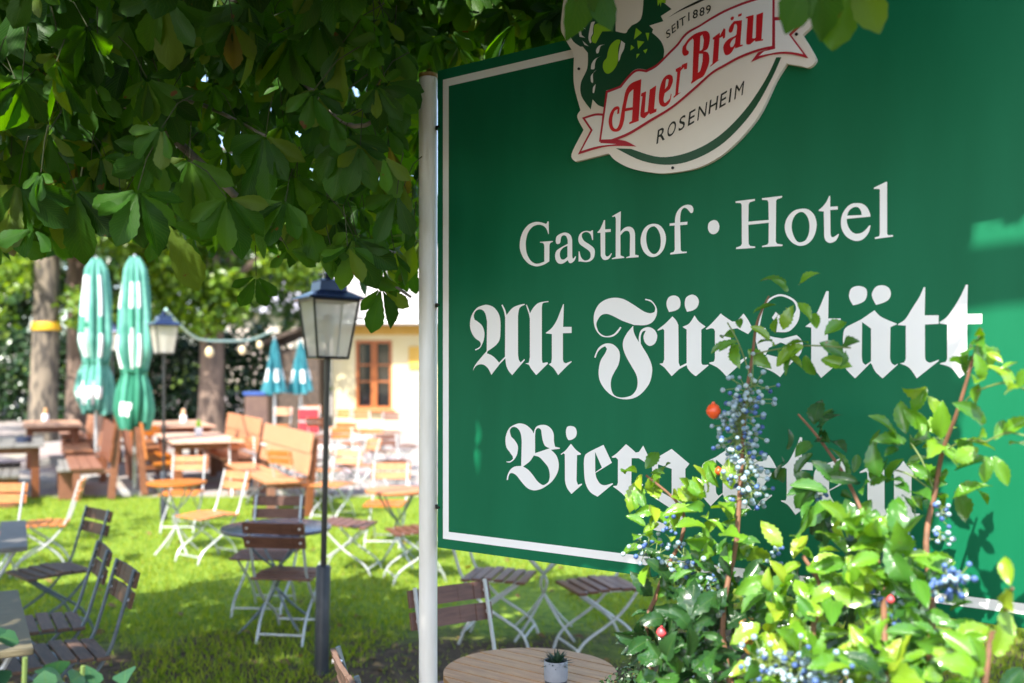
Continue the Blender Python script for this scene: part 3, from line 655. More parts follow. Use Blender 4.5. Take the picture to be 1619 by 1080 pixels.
def far_house():
    y = 58.0; g = ground(y)
    root = thing('far_house', 'distant pale pink house with a wide lavender grey roof', 'building', (-16.6, y, g))
    w, d, hw, hr = 7.2, 7, 4.6, 8.2
    MB().box((w / 2, d / 2, hw / 2), (w, d, hw)).build('wall', mat('render_pink', (.72, .60, .54), .9, c2=(.78, .68, .62), scale=1.5), root)
    r = MB(); e = .6
    for (a, b) in (((-e, hw - .35), (d / 2, hr)), ((d / 2, hr), (d + e, hw - .35))):
        vs = [(-e, a[0], a[1]), (w + e, a[0], a[1]), (w + e, b[0], b[1]), (-e, b[0], b[1])]
        vs += [(x, yy, z + .15) for x, yy, z in vs]
        r.add(vs, [(3, 2, 1, 0), (4, 5, 6, 7), (0, 1, 5, 4), (1, 2, 6, 5), (2, 3, 7, 6), (3, 0, 4, 7)])
    rf = r.build('roof', mat('roof_lavender_slate', (.36, .35, .42), .6, c2=(.44, .43, .50), scale=2), root)
    for (x, z) in ((1.75, 3.35), (3.4, 3.35), (5.2, 3.35)):
        f = MB().box((x, -.03, z), (.62, .08, .9)).build('window', M_wall, root)
        MB().box((x, -.08, z), (.46, .03, .74)).build('pane', M_glass, f)
    for (x, yy, z) in ((1.7, 1.15, 6.0), (4.6, 1.15, 6.0)):
        dm = MB().box((x, yy, z - .1), (.9, 1.5, .9)).build('dormer', M_darkwood, rf)
        MB().box((x, yy - .78, z), (.5, .04, .5)).build('pane', M_glass, rf)
far_house()
M_bin = mat('bin_brown', (.09, .05, .04), .6, c2=(.12, .07, .05), scale=6); M_blue = mat('plastic_blue', (.02, .07, .28), .35, coat=.3)
def bin_():
    a = at(410, 668); y = 24.5
    root = thing('waste_bin', 'brown wheeled waste bin with a blue lid beside the hedge', 'bin', ((410 - CX) / F * y, y, ground(y)))
    MB().box((0, 0, .56), (.58, .6, .96), bev=.04).build('body', M_bin, root)
    MB().box((0, 0, 1.09), (.64, .66, .08), bev=.03).build('lid', M_blue, root)
    for s in (-1, 1):
        MB().tube([(s * .27, .27, .1), (s * .33, .27, .1)], .1, 16).build('wheel', M_bolt, root)
bin_()
# ------------------------------------------------------------------ furniture
def wood(name, a, b, rough=.5, coat=.0, st=(1, 7, 7)):
    return mat(name, a, rough, c2=b, scale=9, stretch=st, bump=.15, bscale=30, coat=coat, vary=.22)
M_or = wood('wood_orange_varnish', (.50, .17, .035), (.38, .115, .022), .4)
M_br = wood('wood_brown_varnish', (.16, .055, .025), (.10, .034, .016), .42)
M_dk = wood('wood_shaded_brown', (.14, .068, .034), (.085, .042, .022), .6)  # chair wood with the shade put into its colour
M_gr = wood('wood_grey_weathered', (.20, .185, .165), (.13, .12, .105), .6)
M_ol = wood('wood_olive_brown', (.14, .115, .055), (.10, .08, .038), .5)
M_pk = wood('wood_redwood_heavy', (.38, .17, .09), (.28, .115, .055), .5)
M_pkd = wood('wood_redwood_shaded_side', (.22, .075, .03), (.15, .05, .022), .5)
M_pkt = wood('wood_sunlit_pink', (.55, .32, .21), (.46, .25, .16), .45)  # redwood tops lightened to stand in for grazing sunlight
M_tan = wood('wood_light_planks', (.66, .37, .16), (.50, .26, .105), .5, st=(7, .8, 7))
M_steel = mat('steel_galvanised', (.56, .57, .56), .42, c2=(.45, .46, .46), scale=12, metal=.35)
M_steeld = mat('steel_shaded_grey', (.10, .13, .15), .4, c2=(.14, .17, .19), scale=12, metal=.3)  # frame steel with the blue-grey of shade put into its colour
M_rivet = mat('rivet_bright', (.8, .8, .8), .3, metal=.9)
def chair_parts(root, mw, ms, w=.42):
    se = MB()                                           # slatted seat, slats run across
    for i in range(6):
        y = .19 - i * .075
        se.box((0, y, .45 - .006 * abs(i - 2)), (w, .062, .018), bev=.005)
    for s in (-1, 1): se.box((s * (w / 2 - .045), 0, .432), (.022, .42, .014), mi=1)
    se.build('seat', [mw, ms], root)
    ba = MB(); rt = Matrix.Rotation(math.radians(-14), 3, 'X')
    for z, y in ((.795, .335), (.70, .312)):
        n = 5                                           # gently dished slats
        for k in range(n):
            x = (k - (n - 1) / 2) * w / n
            ba.box((x, y + .012 - .35 * x * x * .6, z), (w / n + .001, .016, .078), rt)
        for s in (-1, 1):
            ba.tube([(s * (w / 2 - .03), y - .014, z), (s * (w / 2 - .03), y + .022, z)], .009, 8, 1)
    ba.build('backrest', [mw, M_rivet], root)
    for s in (-1, 1):
        x = s * (w / 2 - .028)
        MB().tube(smooth_path([(x, .335, .845), (x, .27, .62), (x, .205, .44), (x, .06, .27), (x, -.17, .12), (x, -.235, .0)], 5), .0095, 7).build('leg', ms, root, True)
        x = s * (w / 2 - .052)
        MB().tube(smooth_path([(x, -.19, .435), (x, -.02, .31), (x, .16, .17), (x, .245, .0)], 5), .0095, 7).build('leg', ms, root, True)
    MB().tube([(-w / 2 + .03, -.205, .07), (w / 2 - .03, -.205, .07)], .008, 6).build('crossbar', ms, root, True)
    MB().tube([(-w / 2 + .055, .225, .07), (w / 2 - .055, .225, .07)], .008, 6).build('crossbar', ms, root, True)
PROTO = {}
def folding_chair(kind, label, loc, deg, group='folding beer garden chairs', tilt=None):
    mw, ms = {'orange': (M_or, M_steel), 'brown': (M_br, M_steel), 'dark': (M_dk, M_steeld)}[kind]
    if kind not in PROTO:
        root = thing('folding_chair', label, 'chair', loc, math.radians(deg), group)
        chair_parts(root, mw, ms); PROTO[kind] = root
        return root
    r = copy_tree(PROTO[kind]); r.location = loc; r.rotation_euler = (0, 0, math.radians(deg)); r['label'] = label; r['group'] = group
    return r
def seat_at(px, py): return at(px, py, .45)
CH = [
 ('brown', (420, 873), -4, 'dark brown folding chair facing out from behind the bluish round table'),
 ('brown', (462, 903), 172, 'brown folding chair seen from behind, beside the thick sleeve of the nearest lamp post'),
 ('orange', (328, 812), -38, 'orange slatted folding chair on white legs, turned left on the sunny lawn'),
 ('orange', (288, 777), 4, 'orange folding chair behind the small orange round table'),
 ('orange', (527, 764), -24, 'orange folding chair on the lawn edge just right of the black lamp pole'),
 ('orange', (610, 794), -3, 'orange folding chair behind the round table next to the white sign post'),
 ('brown', (655, 836), -70, 'folding chair half hidden behind the white sign post, by the orange round table'),
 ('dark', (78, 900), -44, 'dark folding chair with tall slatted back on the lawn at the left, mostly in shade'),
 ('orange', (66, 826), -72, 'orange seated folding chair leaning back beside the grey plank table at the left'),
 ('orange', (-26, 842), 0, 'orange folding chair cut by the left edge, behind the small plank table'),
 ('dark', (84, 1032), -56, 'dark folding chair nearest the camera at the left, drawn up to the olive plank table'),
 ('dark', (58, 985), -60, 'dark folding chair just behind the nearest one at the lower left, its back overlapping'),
 ('brown', (790, 907), 78, 'brown folding chair on crossed pale legs under the left part of the sign'),
 ('brown', (945, 922), -72, 'reddish folding chair under the middle of the sign, turned to the left'),
]
for k, p, d, lab in CH: folding_chair(k, lab, seat_at(*p), d)
folding_chair('dark', 'dark folding chair whose back top shows at the bottom edge, before the lamp post', (-.235, 3.43, 0), 109)
folding_chair('brown', 'brown folding chair right of the white sign post, drawn up to the pale plank table', (-.10, 4.27, 0), 33)
TC = [
 ('orange', (443, 672), 0, 'orange folding chair in front of the brown waste bin'), ('orange', (492, 668), 8, 'orange folding chair left of the lamp pole, under the right teal parasol'),
 ('orange', (531, 676), -22, 'orange folding chair right of the lamp pole, near the inn wall'), ('orange', (575, 680), 18, 'orange folding chair below the inn window'),
 ('brown', (618, 682), 4, 'dark red folding chair against the inn wall beside the window'), ('orange', (412, 742), -62, 'folding chair on tall pale legs between the long bench and the lawn'),
 ('orange', (460, 722), 176, 'orange folding chair in front of the long orange bench'), ('orange', (600, 712), 165, 'orange folding chair seen from behind at the white terrace table'),
 ('brown', (640, 704), -80, 'brown folding chair at the right of the white terrace table'), ('orange', (545, 716), 20, 'orange folding chair on the terrace between the lamp pole and the white table'),
 ('orange', (470, 756), 150, 'orange folding chair at the lawn edge left of the black lamp pole'), ('brown', (508, 690), 175, 'brown folding chair seen from behind, right of the red and white crates'), ('orange', (560, 735), -50, 'orange folding chair at the front edge of the terrace below the inn window'), ('brown', (432, 712), 60, 'brown folding chair between the two orange benches and the lamp pole'),
 ('orange', (385, 735), 20, 'orange folding chair at the front edge of the terrace, left of the long bench seat'), ('brown', (488, 728), -15, 'brown folding chair left of the lamp pole, in front of the red and white crates'),
 ('orange', (562, 700), 160, 'orange folding chair seen from behind, between the lamp pole and the inn window'), ('brown', (622, 728), 30, 'brown folding chair on the terrace edge beside the sign post'), ('orange', (512, 742), 70, 'orange folding chair sideways at the terrace edge behind the lamp pole'),
 ('orange', (252, 706), 170, 'orange folding chair at the far end of the right row of tables')]
for k, p, d, lab in TC: folding_chair(k, lab, seat_at(*p), d, 'folding chairs on the terrace')
def stool():
    x, y, z = at(551, 826, .45)
    root = thing('folding_stool', 'backless folding stool with reddish slats on crossed legs, right of the lamp pole', 'stool', (x, y, z), math.radians(82))
    se = MB(); rt = Matrix.Rotation(math.radians(6), 3, 'X')
    for i in range(6): se.box((0, .19 - i * .075, .45 - .006 * i + .01), (.42, .062, .018), rt, bev=.005)
    se.build('seat', M_br, root)
    for s in (-1, 1):
        MB().tube(smooth_path([(s * .18, .2, .44), (s * .18, .0, .24), (s * .18, -.2, .1), (s * .18, -.26, 0)], 5), .0095, 7).build('leg', M_steel, root, True)
        MB().tube(smooth_path([(s * .155, -.19, .43), (s * .155, 0, .26), (s * .155, .2, .12), (s * .155, .25, 0)], 5), .0095, 7).build('leg', M_steel, root, True)
    MB().tube([(-.18, -.23, .06), (.18, -.23, .06)], .008, 6).build('crossbar', M_steel, root, True)
stool()
def round_table(label, c, r, h, mtop, mleg, planks=0, ang=0, group='round bistro tables'):
    root = thing('round_table', label, 'table', c, math.radians(ang), group)
    t = MB()
    if planks:
        w = 2 * r / planks
        for i in range(planks):
            x0, x1 = -r + i * w + .0045, -r + (i + 1) * w - .0045
            n = 8; up, dn = [], []
            for k in range(n + 1):
                x = x0 + (x1 - x0) * k / n; y = math.sqrt(max(r * r - x * x, 0)); up.append((x, y)); dn.append((x, -y))
            ol = dn + up[::-1]; m = len(ol)
            t.add([(x, y, h) for x, y in ol] + [(x, y, h - .024) for x, y in ol], [tuple(range(m))] + [tuple(range(2 * m - 1, m - 1, -1))] + [(i_, m + i_, m + (i_ + 1) % m, (i_ + 1) % m) for i_ in range(m)])
    else:
        t.lathe([(r - .02, h - .03), (r, h - .028), (r + .004, h - .015), (r, h - .003), (r - .015, h)], 48)
    t.build('tabletop', mtop, root, not planks)
    for k in range(4):
        q = PI / 4 + k * PI / 2; cs, sn = math.cos(q), math.sin(q)
        pts = [(cs * r * .75, sn * r * .75, h - .03), (cs * r * .35, sn * r * .35, h * .72), (-cs * .03, -sn * .03, h * .5), (cs * r * .3, sn * r * .3, h * .22), (cs * r * .8, sn * r * .8, 0)]
        MB().tube(smooth_path(pts, 5), .009, 7).build('leg', mleg, root, True)
    rg = [(r * .78 * math.cos(2 * PI * k / 24), r * .78 * math.sin(2 * PI * k / 24), h - .036) for k in range(25)]
    MB().tube(rg, .008, 6).build('brace_ring', mleg, root, True)
    return root
M_coat = mat('tabletop_bluish_coated', (.085, .075, .11), .22, c2=(.11, .10, .14), scale=14, spec=.7)
M_white = mat('cloth_white', (.50, .48, .44), .8, c2=(.44, .42, .39), scale=5)
round_table('round table with a smooth bluish top between two brown chairs', (-1.68, 7.1, 0), .385, .72, M_coat, M_steeld)
round_table('small round table with an orange top on the sunny lawn', (-3.39, 10.06, 0), .29, .72, M_or, M_steel)
round_table('round table with an orange top touching the white sign post', at(628, 773, .72)[:2] + (0,), .30, .72, M_or, M_steeld)
round_table('round table whose crossed legs show under the sign between two chairs', (.22, 6.9, 0), .36, .72, M_br, M_steel)
TBL = (.066, 3.62, 0)
round_table('pale plank round table with a potted succulent at the bottom edge', TBL, .315, .72, M_tan, M_steeld, planks=8, ang=52)
for (px, py, lab) in ((592, 690, 'white clothed round table near the inn wall'), (505, 706, 'white round table on the terrace beside the lamp pole'), (455, 700, 'white round table beside the long orange bench')):
    c = at(px, py, .75); rt = round_table(lab, c, .40, .75, M_white, M_steel, group='white terrace tables')
def pot():
    x, y = .153, 3.47
    root = thing('potted_succulent', 'small spiky succulent in a grey white pot on the plank table', 'potted plant', (x, y, .7205))
    MB().lathe([(.034, 0), (.0385, .004), (.0400, .016)], 32).build('base', mat('pot_dark_base', (.06, .065, .07), .5), root, True)
    MB().lathe([(.0402, .0162), (.0415, .03), (.0418, .082), (.0405, .084), (.0385, .082), (.0375, .07), (.002, .07)], 32).build('pot', mat('pot_pale_grey', (.27, .29, .33), .45, c2=(.31, .33, .37), scale=40), root, True)
    n = 90; d = norm(RNG.normal(0, 1, (n, 3)) * np.array([1, 1, .5]) + np.array([0, 0, .9])); p = np.tile(np.array([[0, 0, .068]]), (n, 1)) + d * np.array([.012, .012, 0])
    s, a, u = frames(d, np.tile(np.array([[.1, .2, 1.0]]), (n, 1)))
    leaf_cloud('leaves', leaf_template([(0, .07), (.5, .09), (1, .005)], 3, .4, .15), p, s, a, u, .035 + .025 * RNG.random(n), RNG.random(n), leaf_mat('succulent_leaf', [(0, (.012, .035, .02)), (1, (.05, .10, .05))], veins=False, trans=.1), root)
pot()
# ------------------------------------------------------------------ rectangular lawn tables
def plank_table(name, label, c, ang, w, l, h, mtop, mleg, n=4, steel=True, group=None):
    root = thing(name, label, 'table', c, ang, group)
    t = MB()
    for i in range(n):
        t.box((-w / 2 + (i + .5) * w / n, 0, h - .014), (w / n - .008, l, .028), bev=.005)
    t.build('tabletop', mtop, root)
    if steel:
        for sx in (-1, 1):
            for sy in (-1, 1):
                MB().tube(smooth_path([(sx * w * .40, sy * l * .40, h - .03), (sx * w * .1, sy * l * .40, h * .5), (-sx * w * .42, sy * l * .40, 0)], 4), .012, 8).build('leg', mleg, root, True)
        for sy in (-1, 1): MB().box((0, sy * l * .40, h - .04), (w * .9, .03, .02)).build('rail', mleg, root)
    else:
        for sx in (-1, 1):
            for sy in (-1, 1):
                MB().box((sx * (w / 2 - .12), sy * (l / 2 - .22), (h - .03) / 2), (.11, .11, h - .03), bev=.008).build('leg', mleg, root)
        MB().box((0, 0, h - .075), (w - .2, l - .34, .09)).build('apron', mleg, root)
    return root
def edge_table(name, label, pa, pb, w, mtop, h=.73):
    a, b = Vector(at(*pa, h)), Vector(at(*pb, h)); e = (b - a); l = e.length; e.normalize()
    nrm_ = Vector((e.y, -e.x, 0))
    if nrm_.x > 0: nrm_ = -nrm_
    c = (a + b) / 2 + nrm_ * w / 2; c.z = 0
    return plank_table(name, label, c, math.atan2(e.y, e.x) - PI / 2, w, l, h, mtop, M_steel, group='folding plank tables')
edge_table('plank_table', 'olive brown plank table at the lower left corner beside the nearest dark chair', (55, 1024), (30, 932), .7, M_ol)
edge_table('plank_table', 'grey plank table at the left edge beside the leaning orange chair', (45, 864), (42, 822), .7, M_gr)
# heavy timber tables and benches in two rows
AX = math.atan2(.90, -.43) - PI / 2
UX = Vector((-.43, .90, 0)).normalized(); RX = Vector((UX.y, -UX.x, 0))
def heavy_table(label, p, l, mt, w=1.0):
    c = Vector(p); return plank_table('timber_table', label, (c.x, c.y, ground(c.y)), AX, w, l, .77, mt, M_pkd, n=5, steel=False, group='heavy timber tables')
def bench(label, near, l, face, mw, h=1.05):
    """near: world xy of the near end of its back; face +1 looks to the right, -1 to the left"""
    c = Vector((near[0], near[1], 0)) + UX * (l / 2)
    root = thing('timber_bench', label, 'bench', (c.x, c.y, ground(c.y)), AX, 'heavy timber benches')
    s = face
    st = MB()
    for i in range(3): st.box((s * (.13 + i * .145), 0, .455), (.135, l - .04, .035), bev=.006)
    st.build('seat', mw, root)
    bk = MB(); rt = Matrix.Rotation(s * math.radians(-9), 3, 'Y')
    for z in (.66, .93): bk.box((s * (-.03 - (z - .45) * .12), 0, z), (.035, l, .266), rt, bev=.008)
    bk.build('backrest', mw, root)
    for q in (-1, 1):
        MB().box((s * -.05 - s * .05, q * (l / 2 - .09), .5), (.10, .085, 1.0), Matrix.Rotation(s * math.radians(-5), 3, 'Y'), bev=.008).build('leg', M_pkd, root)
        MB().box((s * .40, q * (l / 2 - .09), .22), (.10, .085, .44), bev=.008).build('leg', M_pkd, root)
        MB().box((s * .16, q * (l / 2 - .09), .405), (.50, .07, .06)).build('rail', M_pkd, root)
    return root
def row(px, py, h): 
    a = at(px, py, h); return Vector((a[0], a[1], 0))
pA = row(170, 792, 0); pB = row(236, 786, 0)
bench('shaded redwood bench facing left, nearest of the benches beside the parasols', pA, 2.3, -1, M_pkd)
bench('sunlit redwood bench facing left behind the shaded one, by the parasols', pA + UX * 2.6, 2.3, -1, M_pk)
bench('far redwood bench facing left, beneath the left folded parasol', pA + UX * 5.2, 2.3, -1, M_pk)
bench('orange redwood bench facing right beside the pole of the right parasol', pB, 2.3, 1, M_or)
bench('farther redwood bench facing right, half hidden behind the right parasol', pB + UX * 2.6, 2.3, 1, M_pk)
pC = row(482, 718, .8)
bench('long orange bench running back from the lamp pole, facing left', pC, 2.9, -1, M_or)
bench('second orange bench beyond the long one, near the stout smooth trunk', pC + UX * 3.2, 2.9, -1, M_or)
t2 = row(52, 706, .77)
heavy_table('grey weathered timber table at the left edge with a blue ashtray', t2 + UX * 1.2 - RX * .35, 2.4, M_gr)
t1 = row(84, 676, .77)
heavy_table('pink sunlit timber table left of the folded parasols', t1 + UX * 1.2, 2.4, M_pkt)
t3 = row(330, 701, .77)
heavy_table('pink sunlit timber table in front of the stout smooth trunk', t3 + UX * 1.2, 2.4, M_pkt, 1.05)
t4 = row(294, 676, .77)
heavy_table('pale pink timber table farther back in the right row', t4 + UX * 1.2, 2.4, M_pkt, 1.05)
def low_bench(label, p, l, mw):
    c = Vector(p) + UX * (l / 2)
    root = thing('low_bench', label, 'bench', (c.x, c.y, ground(c.y)), AX, 'backless timber benches')
    b = MB()
    for i in (-1, 0, 1): b.box((i * .11, 0, .44), (.1, l, .04), bev=.006)
    b.build('seat', mw, root)
    for q in (-1, 1): MB().box((0, q * (l / 2 - .25), .21), (.28, .08, .42), bev=.006).build('leg', M_pkd, root)
low_bench('grey backless bench beside the grey weathered table', row(8, 752, .46), 2.2, M_gr)
low_bench('grey seat plank between the grey table and the shaded bench', row(110, 742, .46), 1.8, M_gr)
low_bench('pinkish backless bench in front of the long orange bench', row(388, 722, .46), 2.2, M_pk)
def small_items():
    x, y, z = at(38, 700, .77)
    root = thing('ashtray', 'dark blue round ashtray on the grey weathered table', 'ashtray', (x, y, z + .772))
    MB().lathe([(.09, 0), (.11, .01), (.115, .09), (.10, .09), (.09, .03), (.01, .03)], 24).build('bowl', mat('ceramic_dark_blue', (.02, .03, .06), .3), root, True)
    for k, (px, py, lab) in enumerate(((72, 666, 'cream candle jar on the pink timber table left of the parasols'), (290, 668, 'cream candle jar on the pale pink table in the right row'), (314, 689, 'small green plant jar on the pink table by the trunk'))):
        x, y, z = at(px, py, .77)
        root = thing('table_jar', lab, 'jar', (x, y, z + .772), 0, 'jars on the timber tables')
        MB().lathe([(.05, 0), (.06, .01), (.06, .12), (.05, .14)], 18).build('jar', M_vinyl, root, True)
        MB().lathe([(.035, .14), (.045, .16), (.03, .24), (.01, .26)], 12).build('stem', M_lime if k == 2 else M_tan, root, True)
    x, y, z = at(488, 706, 0)
    root = thing('crate_stack', 'red and white stacked drink crates left of the lamp pole', 'crates', (x, y, z), .2)
    for i in range(3):
        MB().box((0, 0, .14 + i * .29), (.42, .32, .24), bev=.02).build('crate', mat('crate_red', (.55, .03, .04), .45) if i == 0 else bpy.data.materials['crate_red'], root)
        MB().box((0, 0, .275 + i * .29), (.44, .34, .03), bev=.008).build('rim', M_white, root)
small_items()
# ------------------------------------------------------------------ lanterns
M_iron = mat('iron_black_gloss', (.012, .013, .016), .3, c2=(.02, .022, .026), scale=20, spec=.6)
M_sleeve = mat('iron_grey_sleeve', (.016, .019, .026), .38, c2=(.026, .03, .038), scale=10)
M_lroof = mat('lantern_roof_metal', (.02, .035, .09), .22, metal=.3, spec=.8)  # blue of the reflected sky is put into the base colour
def lantern_glass():
    m, nt, p, out = nodes('lantern_cream_glass')
    p.inputs['Base Color'].default_value = (.86, .79, .69, 1); p.inputs['Roughness'].default_value = .25
    t = nt.nodes.new('ShaderNodeBsdfTransparent'); tl = nt.nodes.new('ShaderNodeBsdfTranslucent'); tl.inputs['Color'].default_value = (.95, .87, .76, 1)
    a = nt.nodes.new('ShaderNodeMixShader'); a.inputs[0].default_value = .5
    nt.links.new(p.outputs[0], a.inputs[1]); nt.links.new(tl.outputs[0], a.inputs[2])
    b = nt.nodes.new('ShaderNodeMixShader'); b.inputs[0].default_value = .42
    nt.links.new(a.outputs[0], b.inputs[1]); nt.links.new(t.outputs[0], b.inputs[2]); nt.links.new(b.outputs[0], out.inputs['Surface'])
    return m
M_lglass = lantern_glass()
M_bulb = mat('bulb_white', (.8, .8, .78), .3)
def lamp_post(label, loc, zb, ang, sleeve=.65):
    """zb: height of the lantern's lower edge"""
    root = thing('lamp_post', label, 'lamp post', loc, math.radians(ang), 'lantern lamp posts')
    MB().lathe([(.047, 0), (.044, .02), (.044, sleeve - .01), (.038, sleeve), (.02, sleeve)], 24).build('base_sleeve', M_sleeve, root, True)
    MB().lathe([(.018, sleeve - .02), (.0165, zb - .14), (.019, zb - .14), (.019, zb - .01), (.06, zb - .005)], 18).build('pole', M_iron, root, True)
    b0, t0, hh = .095, .14, .345
    c0 = [(b0 * x, b0 * y, zb) for x, y in ((-1, -1), (1, -1), (1, 1), (-1, 1))]
    c1 = [(t0 * x, t0 * y, zb + hh) for x, y in ((-1, -1), (1, -1), (1, 1), (-1, 1))]
    f = MB()
    for i in range(4):
        f.tube([c0[i], c1[i]], .0075, 6); f.tube([c0[i], c0[(i + 1) % 4]], .008, 6); f.tube([c1[i], c1[(i + 1) % 4]], .008, 6)
    f.box((0, 0, zb - .004), (b0 * 2, b0 * 2, .008))
    fr = f.build('lantern_frame', M_iron, root)
    g = MB(); k = .985
    for i in range(4):
        j = (i + 1) % 4; q = [Vector(c0[i]), Vector(c0[j]), Vector(c1[j]), Vector(c1[i])]
        n = (q[1] - q[0]).cross(q[3] - q[0]).normalized() * -.002
        g.add([v * 1.0 + n for v in q], [(0, 1, 2, 3)])
    g.build('glass', M_lglass, fr)
    z = zb + hh
    def frus(a, b, za, zb_):
        vs = [(a * x, a * y, za) for x, y in ((-1, -1), (1, -1), (1, 1), (-1, 1))] + [(b * x, b * y, zb_) for x, y in ((-1, -1), (1, -1), (1, 1), (-1, 1))]
        return vs, [(3, 2, 1, 0), (4, 5, 6, 7), (0, 1, 5, 4), (1, 2, 6, 5), (2, 3, 7, 6), (3, 0, 4, 7)]
    r = MB(); r.add(*frus(.178, .173, z + .004, z + .016)); r.add(*frus(.168, .088, z + .0165, z + .058)); r.add(*frus(.086, .08, z + .0585, z + .115)); r.add(*frus(.09, .05, z + .1155, z + .13))
    rf = r.build('lantern_roof', M_lroof, root)
    MB().lathe([(.02, z + .128), (.03, z + .14), (.03, z + .165), (.012, z + .175), (.004, z + .185)], 14).build('finial', M_lroof, rf, True)
    MB().lathe([(.014, zb + .004), (.014, zb + .10), (.03, zb + .14), (.042, zb + .20), (.038, zb + .235), (.015, zb + .262)], 16).build('bulb', M_bulb, root, True)
    return root
y1 = 5.99
LP = lamp_post('nearest black lamp post with a cream glass lantern, dark sleeve at its foot', ((508 - CX) / F * y1, y1, 0), 1.90, 0)
LP.rotation_euler = (0, math.radians(1.2), math.radians(30))
y2 = 12.3
lamp_post('grey lamp post with lantern right of the folded parasols, on the lawn edge', ((259 - CX) / F * y2, y2, 0), 2.06, 36, .6)
y3 = 18.6
lamp_post('farthest lamp post with lantern seen between the two folded parasols', ((178 - CX) / F * y3, y3, ground(y3)), 2.15, 8, .7)
# ------------------------------------------------------------------ folded parasols
M_cwhite = mat('parasol_white_print', (.72, .74, .72), .8); M_cgreen = mat('parasol_green_cloth', (.05, .26, .17), .8, c2=(.07, .31, .21), scale=6)
M_cmint = mat('parasol_mint_cloth', (.07, .27, .21), .8, c2=(.13, .36, .29), scale=6); M_cdk = mat('parasol_deep_green_cloth', (.01, .13, .075), .8, c2=(.015, .16, .09), scale=6)
M_teal = mat('parasol_teal_cloth', (.01, .13, .16), .75, c2=(.015, .165, .20), scale=6)
M_alu = mat('pole_aluminium', (.55, .57, .58), .35, metal=.6)
def folded(label, loc, zlo, ztop, rmax, mats, pick, seed, pole_r=.03, npl=10, profile=None, cinch=None, group='folded parasols'):
    root = thing('parasol', label, 'parasol', loc, 0, group)
    MB().lathe([(pole_r, 0), (pole_r, ztop - .05), (pole_r * .5, ztop + .04)], 14).build('pole', M_alu, root, True)
    MB().box((0, 0, .04), (.5, .5, .08), bev=.02).build('base', mat('parasol_base_concrete', (.3, .29, .27), .9) if 'parasol_base_concrete' not in bpy.data.materials else bpy.data.materials['parasol_base_concrete'], root)
    R = random.Random(seed); n = npl * 6; rows = 26
    ph = [R.uniform(.8, 1.25) for _ in range(npl)]; dz = [R.uniform(-.12, .02) for _ in range(npl)]
    m = MB(); vs = []
    for i in range(rows + 1):
        t = i / rows
        for k in range(n):
            q = 2 * PI * k / n; s = k / n * npl; pl = int(s) % npl; fr_ = s - int(s)
            pleat = .55 + .45 * math.sin(PI * fr_) ** .7 * ph[pl] + .07 * math.sin(11 * t + 2.3 * pl)
            r = rmax * profile(t) * pleat * (1 + .06 * math.sin(7 * t + pl * 2))
            tw = .25 * math.sin(2.2 * t + pl) * t
            z = ztop - t * (ztop - zlo) + dz[pl] * t * t
            vs.append((r * math.cos(q + tw), r * math.sin(q + tw), z))
    fs, mi = [], []
    for i in range(rows):
        for k in range(n):
            k2 = (k + 1) % n
            fs.append((i * n + k, i * n + k2, (i + 1) * n + k2, (i + 1) * n + k)); mi.append(pick(i / rows, k / n * npl))
    m.v, m.f, m.m = vs, fs, mi
    cv = m.build('canopy', mats, root, True)
    if cinch:
        zz = ztop - cinch * (ztop - zlo); rr = rmax * profile(cinch) * .98
        MB().tube([(rr * math.cos(2 * PI * k / 20), rr * math.sin(2 * PI * k / 20), zz + .012 * math.sin(k)) for k in range(21)], .018, 7).build('strap', M_cdk, root, True)
    return root
def prof_big(t):
    pts = [(0, .22), (.06, .5), (.3, .72), (.55, .86), (.66, .62), (.70, .56), (.76, .78), (.9, 1.0), (1, .78)]
    for (a, b), (c, d) in zip(pts[:-1], pts[1:]):
        if t <= c: return b + (d - b) * (t - a) / (c - a)
    return pts[-1][1]
def blob(t, s, ct, cs, rt, rs):
    w = 1 + .25 * math.sin(5 * s + 40 * t) + .2 * math.sin(9 * s)
    return ((t - ct) / rt) ** 2 + ((s - cs) / rs) ** 2 < w
def pick1(t, s):
    if blob(t, s, .87, 7.2, .06, 1.5): return 2
    if .10 < t < .64 and int(s) in (6, 8):
        f = s - int(s)
        if .2 < f < .85: return 1 if blob(t, s, .42, int(s) + .5, .05, .6) else 2
    return 3 if (.2 < t < .5 and int(s) == 7 and .75 < s - 7 < .9) else 0
def pick2(t, s):
    if t < .64:
        f = s - int(s)
        if int(s) in (5, 7, 8) and .2 < f < .9 and t > .14: return 1 if blob(t, s, .36, int(s) + .4, .07, .5) else 2
        return 0
    if blob(t, s, .86, 6.8, .045, .9): return 2
    return 3 if int(s) % 3 else 1
yb = 16.6
folded('left folded parasol in pale mint cloth with white print, strapped round the middle', ((152 - CX) / F * yb, yb, ground(yb)), 1.17, 3.73 - ground(yb), .345, [M_cmint, M_cgreen, M_cwhite, M_cdk], pick1, 4, profile=prof_big, cinch=.69)
yb = 14.9
folded('right folded parasol with white print above and deep green hem, on a tall pole', ((213 - CX) / F * yb, yb, ground(yb)), 1.07, 3.55, .305, [M_cmint, M_cgreen, M_cwhite, M_cdk], pick2, 9, profile=prof_big, cinch=.69)
def prof_s(t): return .08 + .92 * t ** .9
def pick_s(t, s): return 1 if .55 < t < .78 and int(s) % 2 == 0 else 0
for px, lab, top, y in ((434, 'left of two small folded teal parasols by the hedge', 535, 23.6), (475, 'right of two small folded teal parasols by the hedge', 538, 24.2)):
    g = ground(y); zt = H + (HY - top) / F * y - g; zb_ = H + (HY - 617) / F * y - g
    folded(lab, ((px - CX) / F * y, y, g), zb_, zt, .31, [M_teal, M_cwhite], pick_s, px, .03, 8, prof_s, None, 'small teal parasols')
